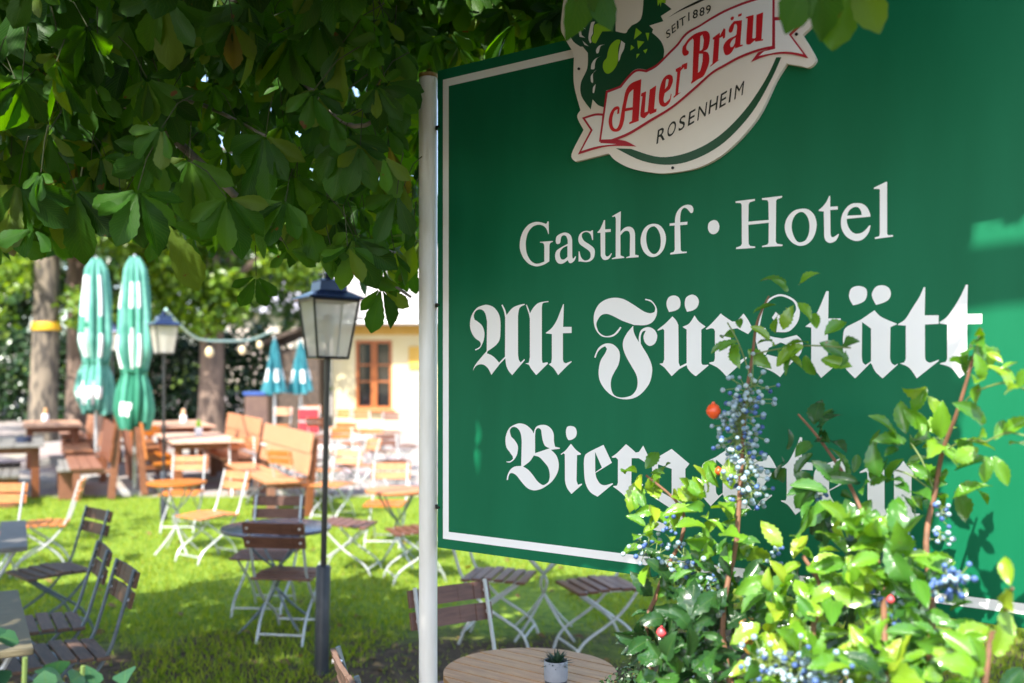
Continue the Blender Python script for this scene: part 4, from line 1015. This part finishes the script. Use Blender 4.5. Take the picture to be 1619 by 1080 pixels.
# ------------------------------------------------------------------ string of lights
def string_lights():
    a = Vector(((262 - CX) / F * y2, y2, H + (HY - 489) / F * y2)); y = 19.0
    c = Vector(((372 - CX) / F * y, y, H + (HY - 539) / F * y)); b = ray(318, 537, 16); d = ray(440, 520, 26.0)
    root = thing('string_lights', 'pale cable with hanging bulbs strung from the grey lamp post towards the shed', 'string lights', a)
    P = smooth_path([a - a, ray(285, 515, 13.5) - a, b - a, c - a, ray(400, 536, 22) - a, d - a], 8)
    MB().tube(P, .02, 7).build('cable', mat('cable_mint', (.35, .55, .48), .5), root, True)
    for q in (P[18], P[27], P[34]):
        o = MB(); o.tube([q + Vector((0, 0, -.01)), q + Vector((0, 0, -.10))], .03, 8); h = o.build('socket', M_bolt, root)
        MB().lathe([(.02, -.1), (.06, -.14), (.075, -.2), (.05, -.26), (.01, -.28)], 12, q).build('bulb', mat('bulb_amber', (.75, .6, .35), .2) if 'bulb_amber' not in bpy.data.materials else bpy.data.materials['bulb_amber'], root, True)
string_lights()
# ------------------------------------------------------------------ the overhanging chestnut
CP = [(0, .03), (.08, .052), (.16, .08), (.24, .11), (.32, .14), (.40, .168), (.48, .192), (.56, .212), (.64, .226), (.72, .228), (.79, .21), (.86, .165), (.92, .10), (.97, .045), (1, .006)]
CHEST = [leaf_template(CP, 5, .22, .22, serr=.05, wav=.012), leaf_template(CP, 5, .55, .42, serr=.05, wav=.03), leaf_template(CP, 5, -.25, .05, serr=.05, wav=.035), leaf_template([(t, w * .8) for t, w in CP], 5, .35, -.22, serr=.05, wav=.02)]
CHEST_LO = leaf_template([(0, .03), (.3, .15), (.6, .25), (.8, .24), (.93, .1), (1, .01)], 3, .22, .25)
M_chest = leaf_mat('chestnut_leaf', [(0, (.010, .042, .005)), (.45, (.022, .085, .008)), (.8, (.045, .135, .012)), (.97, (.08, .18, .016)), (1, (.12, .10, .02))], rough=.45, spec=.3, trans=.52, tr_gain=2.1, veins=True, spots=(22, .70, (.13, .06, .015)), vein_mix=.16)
YMAX = [(-2500, 430), (0, 408), (130, 404), (230, 396), (262, 425), (300, 425), (340, 396), (400, 402), (440, 425), (480, 412), (540, 440), (590, 470), (640, 490), (664, 460), (690, 125), (760, 116), (900, 88), (3000, -60)]
def ymax(px):
    for (a, b), (c, d) in zip(YMAX[:-1], YMAX[1:]):
        if a <= px <= c: return b + (d - b) * (px - a) / (c - a)
    return 0
EDGE = [(1.1, 1.60), (1.3, 1.605), (1.5, 1.63), (1.66, 1.695), (1.76, 1.69), (1.9, 1.70), (2.05, 1.735), (2.15, 1.77), (2.24, 2.3), (3, 2.4)]
def edge(z):
    for (a, b), (c, d) in zip(EDGE[:-1], EDGE[1:]):
        if a <= z <= c: return b + (d - b) * (z - a) / (c - a)
    return 9
def keeps_light(p):
    """False where a leaf would shade a spot kept sunlit; shapes the unseen crown"""
    t = p.z / SUN.z; g = p - SUN * t
    if g.y > 8.7 + .45 * math.sin(g.x * 2.3) + .3 * math.sin(g.x * 5.1 + 1) and -4.3 < g.x < 6: return False
    d = (p - P0).dot(NRM)
    if d > 0:
        q = p - SUN * (d / SUN.dot(NRM)); s = (q - P0).dot(U)
        if 1.0 < q.z < 2.5 and edge(q.z) - (.085 if q.z < 1.85 else .12) < s < 1.95: return False
        if .135 < s < .205 and 1.47 < q.z < 1.68: return False
        d2 = d - .55
        if d2 > 0:
            q = p - SUN * (d2 / SUN.dot(NRM)); s = (q - P0).dot(U)
            if .5 < q.z < 1.62 and .92 < s < 2.1: return False
            if 1.62 <= q.z < 1.85 and 1.25 < s < 2.1: return False
        d3 = d - .38
        if d3 > 0:
            q = p - SUN * (d3 / SUN.dot(NRM)); s = (q - P0).dot(U)
            if .56 < s < 1.3 and 1.30 < q.z < 1.70: return False
    return True
def allowed(p):
    """keep leaves out of the open view onto the garden and the sign"""
    if p.length_squared < 0: return False
    if (p - Vector((0, 0, H))).length < 1.25: return False
    if p.y > .25:
        px, py = CX + F * p.x / p.y, HY - F * (p.z - H) / p.y
        if -40 < px < 1680 and py > -80:
            if py > ymax(px): return False
            if px > 655 and p.y < 3.42 - .6 * max(0, (p.x + .25)): return False
        elif py > 520: return False
    elif p.z < 2.7: return False
    return True
def spread(hub, f, n, L, k, out, R, jit=.12):
    """one palmate leaf: k leaflets fanned about f in the plane with normal n"""
    f = f.normalized(); n = (n - f * n.dot(f)).normalized(); r = f.cross(n)
    for i in range(k):
        a = (i - (k - 1) / 2) * math.radians(150 / k + 8) + R.gauss(0, jit)
        d = f * math.cos(a) + r * math.sin(a)
        d = (d + Vector((0, 0, -.28)) + n * R.gauss(0, .14)).normalized()
        l = L * (1 - .38 * abs(i - (k - 1) / 2) / ((k - 1) / 2 + .01)) * R.uniform(.88, 1.1)
        if not allowed(hub + d * l) or not allowed(hub + d * l * .5): continue
        if not (keeps_light(hub + d * l * .55) and keeps_light(hub + d * l * .95)): continue
        nn = (n + Vector((R.gauss(0, .25), R.gauss(0, .25), R.gauss(0, .15)))).normalized()
        out.append((hub, d, nn, l))
def chestnut():
    root = thing('chestnut_tree', 'big horse chestnut whose dark leafy branches hang over the sign and the top left', 'tree', (-3.3, 3.9, 0))
    O = Vector((-3.3, 3.9, 0)); R = random.Random(5)
    near, far, petioles = [], [], []
    def leafdir():
        th = R.uniform(0, 2 * PI); h = Vector((math.cos(th), math.sin(th), 0))
        f = (h * R.uniform(.15, .9) + Vector((0, 0, -1))).normalized()
        n = (Vector((0, -1, .35)) + Vector((R.gauss(0, .7), R.gauss(0, .5), R.gauss(0, .5)))).normalized()
        return f, n
    cnt = 0
    while cnt < 1150:                                      # low branches close by
        px = R.uniform(-700, 905); y = R.uniform(2.5, 4.9); py = R.uniform(-700, 440) if R.random() < .35 else R.uniform(-60, 440)
        hub = ray(px, py, y); cnt += 1
        if py > 315 + 55 * math.sin(px * .03 + 1) + 40 * math.sin(px * .083) and R.random() < .75: continue
        L = R.uniform(.085, .18); f, n = leafdir()
        if not allowed(hub): continue
        k0 = len(near); spread(hub, f, n, L, R.choice((5, 5, 6, 7)), near, R)
        if len(near) - k0 > 2: petioles.append((hub, f))
    for (px, py, y, tgt, L, k) in ((262, 352, 3.0, (320, 445), .19, 3), (405, 436, 3.3, (398, 490), .125, 4), (602, 455, 3.2, (622, 545), .15, 4), (560, 375, 3.0, (570, 450), .17, 6), (610, 130, 2.75, (640, 215), .14, 5), (500, 30, 2.6, (530, 110), .13, 6), (545, 215, 2.8, (560, 320), .17, 6),
                                   (300, 250, 2.9, (290, 350), .2, 6), (420, 215, 2.9, (400, 300), .19, 6), (120, 300, 2.9, (110, 390), .2, 6), (30, 290, 2.8, (30, 390), .2, 6), (200, 300, 3.0, (205, 385), .18, 6), (690, 40, 3.75, (700, 95), .17, 4), (780, 5, 3.6, (760, 55), .16, 5), (480, 330, 3.1, (480, 405), .16, 6)):
        hub = ray(px, py, y); f = (ray(*tgt, y) - hub)
        o = []; old = globals()['allowed']
        globals()['allowed'] = lambda p: True
        spread(hub, f, Vector((R.gauss(0, .25), -1, .3)), L, k, o, R, .08)
        globals()['allowed'] = old
        near += o; petioles.append((hub, f.normalized()))
    for (px, py, y, tgt, L, k) in ((925, -75, 2.05, (948, 60), .155, 2), (985, -120, 2.1, (1000, -20), .12, 3), (1290, -85, 1.75, (1285, 20), .14, 2), (1340, -75, 1.8, (1352, 62), .16, 2), (1420, -130, 1.8, (1430, -30), .12, 4)):
        hub = ray(px, py, y); f = (ray(*tgt, y) - hub).normalized(); n = Vector((R.gauss(0, .3), -1, .2)); n = (n - f * n.dot(f)).normalized(); r = f.cross(n)
        for i in range(k):
            a = (i - (k - 1) / 2) * .5
            near.append((hub, (f * math.cos(a) + r * math.sin(a)).normalized(), n, L))
        petioles.append((hub, f))
    for i in range(2600):                                  # deeper layers of the crown
        px = R.uniform(-900, 905); y = R.uniform(4.4, 8.8); py = R.uniform(-1500, 430) if R.random() < .2 else R.uniform(-80, 430)
        if 330 < px < 690 and py > 60 and R.random() < (.5 if py < 260 else .88): continue
        if R.random() < .22: continue
        if py > 345 + 40 * math.sin(px * .021) + 30 * math.sin(px * .057 + 2): continue
        hub = ray(px, py, y); f, n = leafdir()
        if hub.z > 6.2 or not allowed(hub): continue
        spread(hub, f, n, R.uniform(.15, .23), 6, far, R)
    for i in range(75):                                    # loose hanging sprays left of the sign post
        hub = ray(R.uniform(455, 668), R.uniform(270, 432), R.uniform(2.9, 4.6)); f, n = leafdir(); k0 = len(near)
        spread(hub, f, n, R.uniform(.085, .14), R.choice((4, 5, 6)), near, R)
        if len(near) - k0 > 2: petioles.append((hub, f))
    for i in range(900):                                   # above and behind the sign's top edge
        hub = ray(R.uniform(560, 960), R.uniform(-160, 70), R.uniform(3.5, 6.5)); f, n = leafdir()
        if allowed(hub): spread(hub, f, n, R.uniform(.10, .17), 6, near if hub.y < 4.4 else far, R)
    for i in range(900):                                  # the part overhead that throws the shade
        hub = Vector((R.uniform(-5.5, 2.6), R.uniform(.6, 6.6), R.uniform(2.9, 5.6))); f, n = leafdir()
        if not allowed(hub): continue
        n = (n + Vector((0, 0, 1.2))).normalized()
        f = (f + Vector((0, 0, .55))).normalized()
        spread(hub, f, n, R.uniform(.16, .24), 6, far, R)
    for i in range(1900):                                  # unseen leaves added along the sun's rays to shade the sign
        q = P0 + U * R.uniform(-.15, 1.75) + Vector((0, 0, R.uniform(.2, 3.0)))
        hub = q + SUN * R.uniform(1.3, 4.2); f, n = leafdir()
        if hub.z < 2.75 or hub.z > 5.8 or not allowed(hub): continue
        spread(hub, (f + Vector((0, 0, .5))).normalized(), (n + Vector((0, 0, 1.2))).normalized(), R.uniform(.15, .22), 6, far, R)
    for i in range(2600):                                  # and more added leaves to shade the lawn by the tables
        q = Vector((R.uniform(-4.6, 3.0), R.uniform(4.6, 8.75), 0))
        hub = q + SUN * R.uniform(3.6, 7.2); f, n = leafdir()
        if not allowed(hub) or (hub.z < 1.8 + .16 * hub.y): continue
        spread(hub, (f + Vector((0, 0, .5))).normalized(), (n + Vector((0, 0, 1.2))).normalized(), R.uniform(.16, .24), 6, far, R)
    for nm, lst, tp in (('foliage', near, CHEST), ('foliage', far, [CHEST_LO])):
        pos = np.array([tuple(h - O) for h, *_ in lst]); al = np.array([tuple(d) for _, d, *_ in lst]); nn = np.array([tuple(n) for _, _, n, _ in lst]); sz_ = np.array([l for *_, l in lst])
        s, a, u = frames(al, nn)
        tint = np.clip(RNG.normal(.66 if tp is CHEST else .42, .27, len(lst)), 0, .98); tint[RNG.random(len(lst)) < .008] = 1  # near leaves tinted lighter to stand in for light on them
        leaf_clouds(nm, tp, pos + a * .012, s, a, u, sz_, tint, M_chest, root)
    M_twig = mat('twig_green_brown', (.035, .045, .015), .8); M_limb = mat('limb_grey_bark', (.26, .24, .21), .9, c2=(.10, .09, .08), scale=10, bump=.7, bscale=25, stretch=(1, 1, 1))
    pt = MB()
    for hub, f in petioles:
        h = hub - O; b = h - f * .03 + Vector((R.gauss(0, .06), R.gauss(.03, .05), .085))
        pt.tube([h, (h + b) / 2 + Vector((0, 0, .02)), b], [.0013, .0015, .0018], 5)
    pt.build('leaves', M_twig, root, True)
    MB().tube(smooth_path([(0, 0, -.1), (.02, 0, .6), (.05, .02, 1.5), (.0, 0, 2.4), (.1, -.1, 3.6), (.1, -.2, 5.2)], 4), [.34] * 3 + [.27] * 6 + [.24] * 4 + [.2] * 4 + [.13] * 4, 20).build('trunk', M_limb, root, True)
    def limb(pts, r0, r1):
        P = smooth_path([Vector(p) - O for p in pts], 5); n = len(P)
        MB().tube(P, [r0 + (r1 - r0) * i / (n - 1) for i in range(n)], 9).build('branch', M_limb, root, True)
    limb([(-3.3, 3.9, 2.3), (-2.5, 3.7, 2.5), ray(60, 160, 3.6), ray(170, 95, 3.55), ray(340, 10, 3.5), (-.2, 3.3, 3.35), (.9, 2.8, 3.6)], .05, .012)
    limb([(-3.3, 3.9, 3.2), (-2.2, 2.8, 3.7), (-1.0, 1.6, 4.0), (.4, .6, 4.2), (1.8, -.6, 4.3)], .13, .02)
    limb([(-3.3, 3.9, 3.4), (-2.0, 4.6, 3.7), (-.6, 5.2, 3.9), (.9, 5.4, 4.1)], .12, .02)
    limb([(-3.3, 3.9, 3.0), (-3.8, 2.2, 3.6), (-3.9, .2, 4.1), (-3.2, -2, 4.4)], .13, .02)
    limb([(-3.3, 3.9, 2.6), (-2.7, 5.2, 3.1), (-2.4, 6.6, 3.3), (-1.7, 7.6, 3.5)], .10, .015)
    limb([ray(-60, 40, 3.8), ray(200, 165, 3.6), ray(330, 270, 3.5), ray(440, 372, 3.4), ray(520, 405, 3.35), ray(585, 428, 3.3), ray(650, 470, 3.3)], .02, .004)
    limb([ray(520, 405, 3.35), ray(600, 395, 3.5), ray(660, 412, 3.7)], .008, .004)
    limb([ray(330, 10, 3.5), ray(470, 120, 3.2), ray(560, 200, 3.0), ray(640, 150, 2.9)], .014, .004)
    limb([ray(200, 165, 3.6), ray(300, 160, 3.3), ray(420, 215, 3.0)], .012, .004)
    limb([ray(340, 10, 3.5), (.1, 2.4, 2.95), (.75, 1.95, 2.75), (1.3, 1.6, 2.75)], .012, .004)
chestnut()
# ------------------------------------------------------------------ the berry bush in front of the sign
HP = [(0, .03), (.08, .10), (.16, .16), (.24, .195), (.32, .225), (.40, .245), (.48, .255), (.56, .25), (.64, .235), (.72, .21), (.80, .17), (.88, .115), (.95, .05), (1, .006)]
HOLLY = [leaf_template(HP, 5, .5, .32, serr=.085, wav=.045), leaf_template([(t, w * 1.12) for t, w in HP], 5, .25, .55, serr=.11, wav=.06), leaf_template([(t, w * .85) for t, w in HP], 5, .7, .12, serr=.07, wav=.03)]
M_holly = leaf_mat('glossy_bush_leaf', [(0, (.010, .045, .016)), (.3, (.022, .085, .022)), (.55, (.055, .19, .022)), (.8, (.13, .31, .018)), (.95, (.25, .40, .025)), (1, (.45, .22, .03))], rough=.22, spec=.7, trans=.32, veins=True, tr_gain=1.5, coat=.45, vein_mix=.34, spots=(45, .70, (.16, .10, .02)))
M_berry = mat('berry_blue_bloom', (.11, .19, .29), .55, c2=(.38, .48, .46), scale=60, contrast=(.3, .7)); M_berry2 = mat('berry_deep_blue', (.025, .06, .21), .45, c2=(.09, .17, .36), scale=70)
M_hip = mat('rosehip_orange_red', (.75, .09, .02), .3); M_hip2 = mat('rosehip_pink', (.7, .08, .09), .4)
M_stem = mat('bush_stem_brown', (.20, .09, .045), .7, c2=(.12, .06, .03), scale=30)
def sy(px):
    return 3.3 - .6 * px2sz(px, 500)[0]
def bush():
    O = Vector((.85, 1.75, 0)); R = random.Random(3)
    root = thing('berry_bush', 'glossy spiny leaved bush with blue berries growing up in front of the sign', 'bush', O)
    L = []
    CL = [(1245, 472, .30, 28, 7, .74), (1172, 535, .30, 28, 8, .74), (1222, 540, .3, 26, 8, .7), (1285, 542, .32, 36, 11, .72), (1330, 548, .32, 14, 2, .55),
          (1018, 748, .3, 22, 7, .8), (1050, 792, .3, 40, 14, .82), (1115, 800, .38, 50, 24, .84), (1060, 862, .38, 55, 18, .72), (1150, 855, .38, 45, 15, .74), (1130, 905, .38, 45, 14, .5),
          (1292, 690, .22, 38, 9, .3), (1330, 775, .3, 48, 16, .5), (1400, 765, .3, 48, 17, .58), (1440, 705, .3, 32, 9, .72), (1482, 700, .3, 30, 8, .78), (1500, 765, .3, 34, 11, .64), (1245, 730, .28, 24, 5, .35),
          (1548, 540, .32, 28, 9, .72), (1555, 600, .36, 26, 6, .8), (1600, 620, .38, 20, 5, .8), (1465, 612, .28, 26, 4, .62), (1560, 698, .36, 32, 9, .66), (1530, 560, .3, 20, 4, .6),
          (1250, 900, .45, 65, 30, .78), (1350, 880, .5, 65, 34, .82), (1430, 880, .5, 58, 28, .72), (1240, 985, .55, 65, 34, .86), (1350, 985, .55, 65, 30, .8), (1450, 965, .5, 55, 26, .5), (1490, 1025, .55, 42, 18, .62),
          (1560, 1072, .6, 40, 14, .76), (1598, 935, .62, 14, 2, .93), (1400, 1065, .65, 65, 30, .76), (1280, 1075, .65, 65, 30, .8), (1180, 1015, .5, 55, 22, .42),
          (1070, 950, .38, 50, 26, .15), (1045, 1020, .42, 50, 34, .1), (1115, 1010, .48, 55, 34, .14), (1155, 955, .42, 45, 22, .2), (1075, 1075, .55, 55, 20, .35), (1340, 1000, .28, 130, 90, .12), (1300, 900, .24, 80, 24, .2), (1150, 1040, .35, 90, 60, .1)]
    for (px, py, off, rad, n, ti) in CL:  # cluster tints put sunlit and shaded tones into the leaf colour
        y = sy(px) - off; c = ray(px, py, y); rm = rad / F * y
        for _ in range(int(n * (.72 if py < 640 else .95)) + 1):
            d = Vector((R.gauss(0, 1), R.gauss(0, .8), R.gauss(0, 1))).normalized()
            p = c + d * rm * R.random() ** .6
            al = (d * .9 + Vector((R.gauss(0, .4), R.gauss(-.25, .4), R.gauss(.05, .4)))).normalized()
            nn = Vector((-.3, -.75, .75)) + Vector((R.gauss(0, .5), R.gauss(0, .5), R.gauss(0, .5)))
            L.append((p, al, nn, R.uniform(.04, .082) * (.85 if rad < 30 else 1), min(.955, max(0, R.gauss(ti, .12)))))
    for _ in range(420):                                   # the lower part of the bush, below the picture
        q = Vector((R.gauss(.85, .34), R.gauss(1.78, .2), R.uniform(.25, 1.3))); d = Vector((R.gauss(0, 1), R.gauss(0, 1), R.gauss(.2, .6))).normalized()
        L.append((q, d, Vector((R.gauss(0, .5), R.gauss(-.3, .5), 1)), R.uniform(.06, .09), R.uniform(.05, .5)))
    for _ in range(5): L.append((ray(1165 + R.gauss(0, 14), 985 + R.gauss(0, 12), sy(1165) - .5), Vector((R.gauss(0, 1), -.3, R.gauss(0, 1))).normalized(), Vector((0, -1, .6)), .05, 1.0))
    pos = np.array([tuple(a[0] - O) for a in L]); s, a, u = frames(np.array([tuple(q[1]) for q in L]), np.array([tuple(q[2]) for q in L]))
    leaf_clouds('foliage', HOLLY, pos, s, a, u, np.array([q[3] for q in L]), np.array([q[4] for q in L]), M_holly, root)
    def stem(pts, r0, r1):
        P = [ray(px, py, sy(px) - off) - O for px, py, off in pts]
        b = Vector((.0 + R.gauss(0, .12), R.gauss(0, .08), 0)); P = [b, (b + P[0]) / 2 + Vector((R.gauss(0, .05), 0, .05))] + P
        Q = smooth_path(P, 5); n = len(Q)
        MB().tube(Q, [r0 + (r1 - r0) * i / (n - 1) for i in range(n)], 8).build('stem', M_stem, root, True)
    stem([(1150, 1060, .5), (1165, 850, .38), (1172, 740, .33), (1178, 640, .32), (1190, 560, .3), (1197, 510, .3), (1216, 468, .3)], .008, .0022)
    stem([(1030, 1060, .5), (1042, 930, .38), (1078, 850, .36), (1075, 800, .33), (1022, 752, .3)], .008, .003)
    stem([(1470, 1050, .55), (1464, 860, .34), (1478, 780, .3), (1490, 715, .3), (1512, 655, .32), (1532, 590, .32), (1552, 520, .32)], .008, .0025)
    stem([(1400, 1050, .6), (1390, 900, .4), (1350, 780, .3), (1300, 700, .24), (1262, 655, .22)], .008, .0025)
    stem([(1290, 1060, .6), (1300, 940, .5), (1270, 880, .45)], .008, .004)
    stem([(1560, 1060, .6), (1580, 1000, .5), (1600, 930, .6)], .007, .003)
    for a_, b_ in (((1512, 655, .32), (1560, 612, .36)), ((1560, 612, .36), (1625, 618, .38)), ((1490, 715, .3), (1560, 698, .36)), ((1560, 698, .36), (1625, 690, .36)), ((1190, 560, .3), (1345, 550, .32)), ((1185, 590, .3), (1150, 510, .3)), ((1478, 780, .3), (1400, 740, .3)), ((1478, 780, .3), (1440, 700, .3))):
        P = [ray(q[0], q[1], sy(q[0]) - q[2]) - O for q in (a_, b_)]; m = (P[0] + P[1]) / 2 + Vector((0, 0, .012))
        MB().tube(smooth_path([P[0], m, P[1]], 4), .0018, 6).build('twig', M_twig_b, root, True)
    ico = bmesh.new(); bmesh.ops.create_icosphere(ico, subdivisions=2, radius=1); iv = [v.co.copy() for v in ico.verts]; ico.verts.index_update(); fi = [[v.index for v in f.verts] for f in ico.faces]; ico.free()
    def ball(mb, p, r, mi): mb.add([p + v * r for v in iv], fi, mi)
    for (x0, y0, x1, y1_, off, rad, n, deep) in ((1190, 603, 1165, 700, .33, 46, 150, 0), (1178, 705, 1185, 790, .33, 38, 95, 0), (1010, 855, 1060, 890, .36, 36, 44, 0), (1080, 880, 1125, 925, .4, 40, 60, 0), (1060, 800, 1065, 845, .36, 16, 10, 1), (1415, 842, 1440, 865, .3, 22, 24, 1),
                                                 (1470, 935, 1525, 905, .5, 28, 60, 1), (1195, 1040, 1330, 1065, .7, 46, 130, 0), (1380, 930, 1420, 990, .5, 30, 40, 1), (1360, 1000, 1385, 1040, .5, 22, 22, 0), (1490, 800, 1485, 860, .3, 22, 22, 0), (1230, 860, 1225, 900, .4, 14, 12, 0), (1300, 770, 1290, 800, .3, 12, 9, 1)):
        st = MB()
        for _ in range(n):
            t = R.random(); px, py = x0 + (x1 - x0) * t, y0 + (y1_ - y0) * t; y = sy(px) - off
            c = ray(px, py, y); d = Vector((R.gauss(0, 1), R.gauss(0, 1), R.gauss(-.1, .8))).normalized(); p = c + d * rad / F * y * R.uniform(.35, 1.05)
            ball(st, p - O, R.uniform(.005, .0068) * (1 if rad > 20 else .85), 1 if (deep and R.random() < .8) or R.random() < .24 else 0)
            st.tube([c - O, p - O], .0011, 4, 2)
        st.build('berry_cluster', [M_berry, M_berry2, M_twig_b], root, True)
    for (px, py, off, r, mt) in ((1128, 650, .37, .0175, M_hip), (1046, 1000, .52, .012, M_hip2), (1408, 948, .62, .007, M_hip2), (1136, 745, .34, .009, M_hip)):
        y = sy(px) - off; b = MB(); p = ray(px, py, y) - O
        b.lathe([(.0005, -r * 1.1), (r * .55, -r * .85), (r * .95, -r * .3), (r, r * .1), (r * .7, r * .75), (r * .25, r), (r * .2, r * 1.25)], 16, p)
        b.build('rosehip', mt, root, True)
M_twig_b = mat('bush_twig_green', (.14, .20, .05), .6)
bush()
# ------------------------------------------------------------------ two more plants at the picture's lower edge
def small_leaf_plant():
    O = Vector((ray(1000, 1060, 2.95).x, 2.95, 0))
    root = thing('dwarf_conifer', 'dark fine leaved evergreen beside the pale plank table', 'shrub', O)
    bl = [(R_, S_, z, .10) for z in np.arange(.1, .84, .08) for R_, S_ in ((0, 0), (.06, .03), (-.05, -.02))] + [(.0, 0, .90, .06), (-.03, 0, .86, .07), (.05, 0, .84, .07)]
    MB().tube([(0, 0, -.05), (.01, 0, .4), (0, 0, .85)], [.02, .015, .006], 8).build('stem', M_stem, root, True)
    crown(bl, 9000, .016, leaf_mat('evergreen_fine_leaf', [(0, (.012, .035, .012)), (1, (.045, .09, .025))], veins=False, trans=.15), root, 'foliage')
small_leaf_plant()
def corner_plant():
    O = Vector((ray(40, 1060, 1.95).x - .08, 1.95, 0))
    root = thing('leafy_shrub', 'blurred blue green leaves poking in at the lower left corner', 'shrub', O)
    R = random.Random(8); L = []
    tops = [(-.10, .05, 1.29), (0, 0, 1.27), (.07, .02, 1.24), (.20, .05, 1.16), (.15, .1, 1.2), (-.25, 0, 1.2)]
    for (x, y, z) in tops:
        MB().tube(smooth_path([(x * .4, y, -.03), (x * .7, y, z * .5), (x, y, z)], 4), .005, 6).build('stem', M_twig_b, root, True)
        for _ in range(34):
            p = Vector((x + R.gauss(0, .035), y + R.gauss(0, .05), z - abs(R.gauss(0, .25)))); d = Vector((R.gauss(0, 1), R.gauss(0, 1), R.gauss(.4, .5))).normalized()
            L.append((p, d, R.uniform(.05, .085)))
    s, a, u = frames(np.array([tuple(q[1]) for q in L]), np.tile(np.array([[.1, -.5, 1.0]]), (len(L), 1)) + RNG.normal(0, .4, (len(L), 3)))
    leaf_cloud('foliage', CHEST_LO, np.array([tuple(q[0]) for q in L]), s, a, u, np.array([q[2] for q in L]), RNG.random(len(L)), leaf_mat('shrub_blue_green', [(0, (.015, .07, .04)), (1, (.05, .15, .07))], veins=True, trans=.3), root, 1.6)
corner_plant()
# ------------------------------------------------------------------ light, sky, camera
w = bpy.data.worlds.new('World'); scene.world = w; w.use_nodes = True
nt = w.node_tree; bg = nt.nodes['Background']
sky = nt.nodes.new('ShaderNodeTexSky'); sky.sky_type = 'NISHITA'; sky.sun_disc = False
sky.sun_elevation = math.asin(SUN.z); sky.sun_rotation = math.atan2(SUN.x, SUN.y) % (2 * PI)
sky.air_density = 1.0; sky.dust_density = 1.6; sky.ozone_density = 1.0
nt.links.new(sky.outputs[0], bg.inputs['Color']); bg.inputs['Strength'].default_value = SKY_STRENGTH
sl = bpy.data.lights.new('sun', 'SUN'); sl.energy = SUN_STRENGTH; sl.angle = math.radians(.53); sl.color = (1, .955, .88)
so = bpy.data.objects.new('sun', sl); COL.objects.link(so)
so.rotation_euler = SUN.to_track_quat('Z', 'Y').to_euler(); so.location = (-6, -10, 18)
cd = bpy.data.cameras.new('camera'); cam = bpy.data.objects.new('camera', cd); COL.objects.link(cam)
cam.location = (0, 0, H); cam.rotation_euler = (PI / 2, 0, 0)
cd.sensor_width = 36; cd.lens = 36 * F / 1619; cd.shift_y = (HY - 540) / 1619; cd.clip_end = 500; cd.clip_start = .05
cd.dof.use_dof = True; cd.dof.focus_distance = 2.95; cd.dof.aperture_fstop = 2.0; cd.dof.aperture_blades = 9
scene.camera = cam
scene.render.resolution_x, scene.render.resolution_y = 1024, 683
vs = scene.view_settings
vs.view_transform = 'Standard'; vs.look = 'None'; vs.exposure = EXPOSURE; vs.gamma = 1; vs.use_curve_mapping = False
scene.cycles.use_denoising = True
scene.cycles.max_bounces = 10; scene.cycles.diffuse_bounces = 5; scene.cycles.transparent_max_bounces = 12; scene.cycles.transmission_bounces = 6
scene.cycles.sample_clamp_indirect = 8
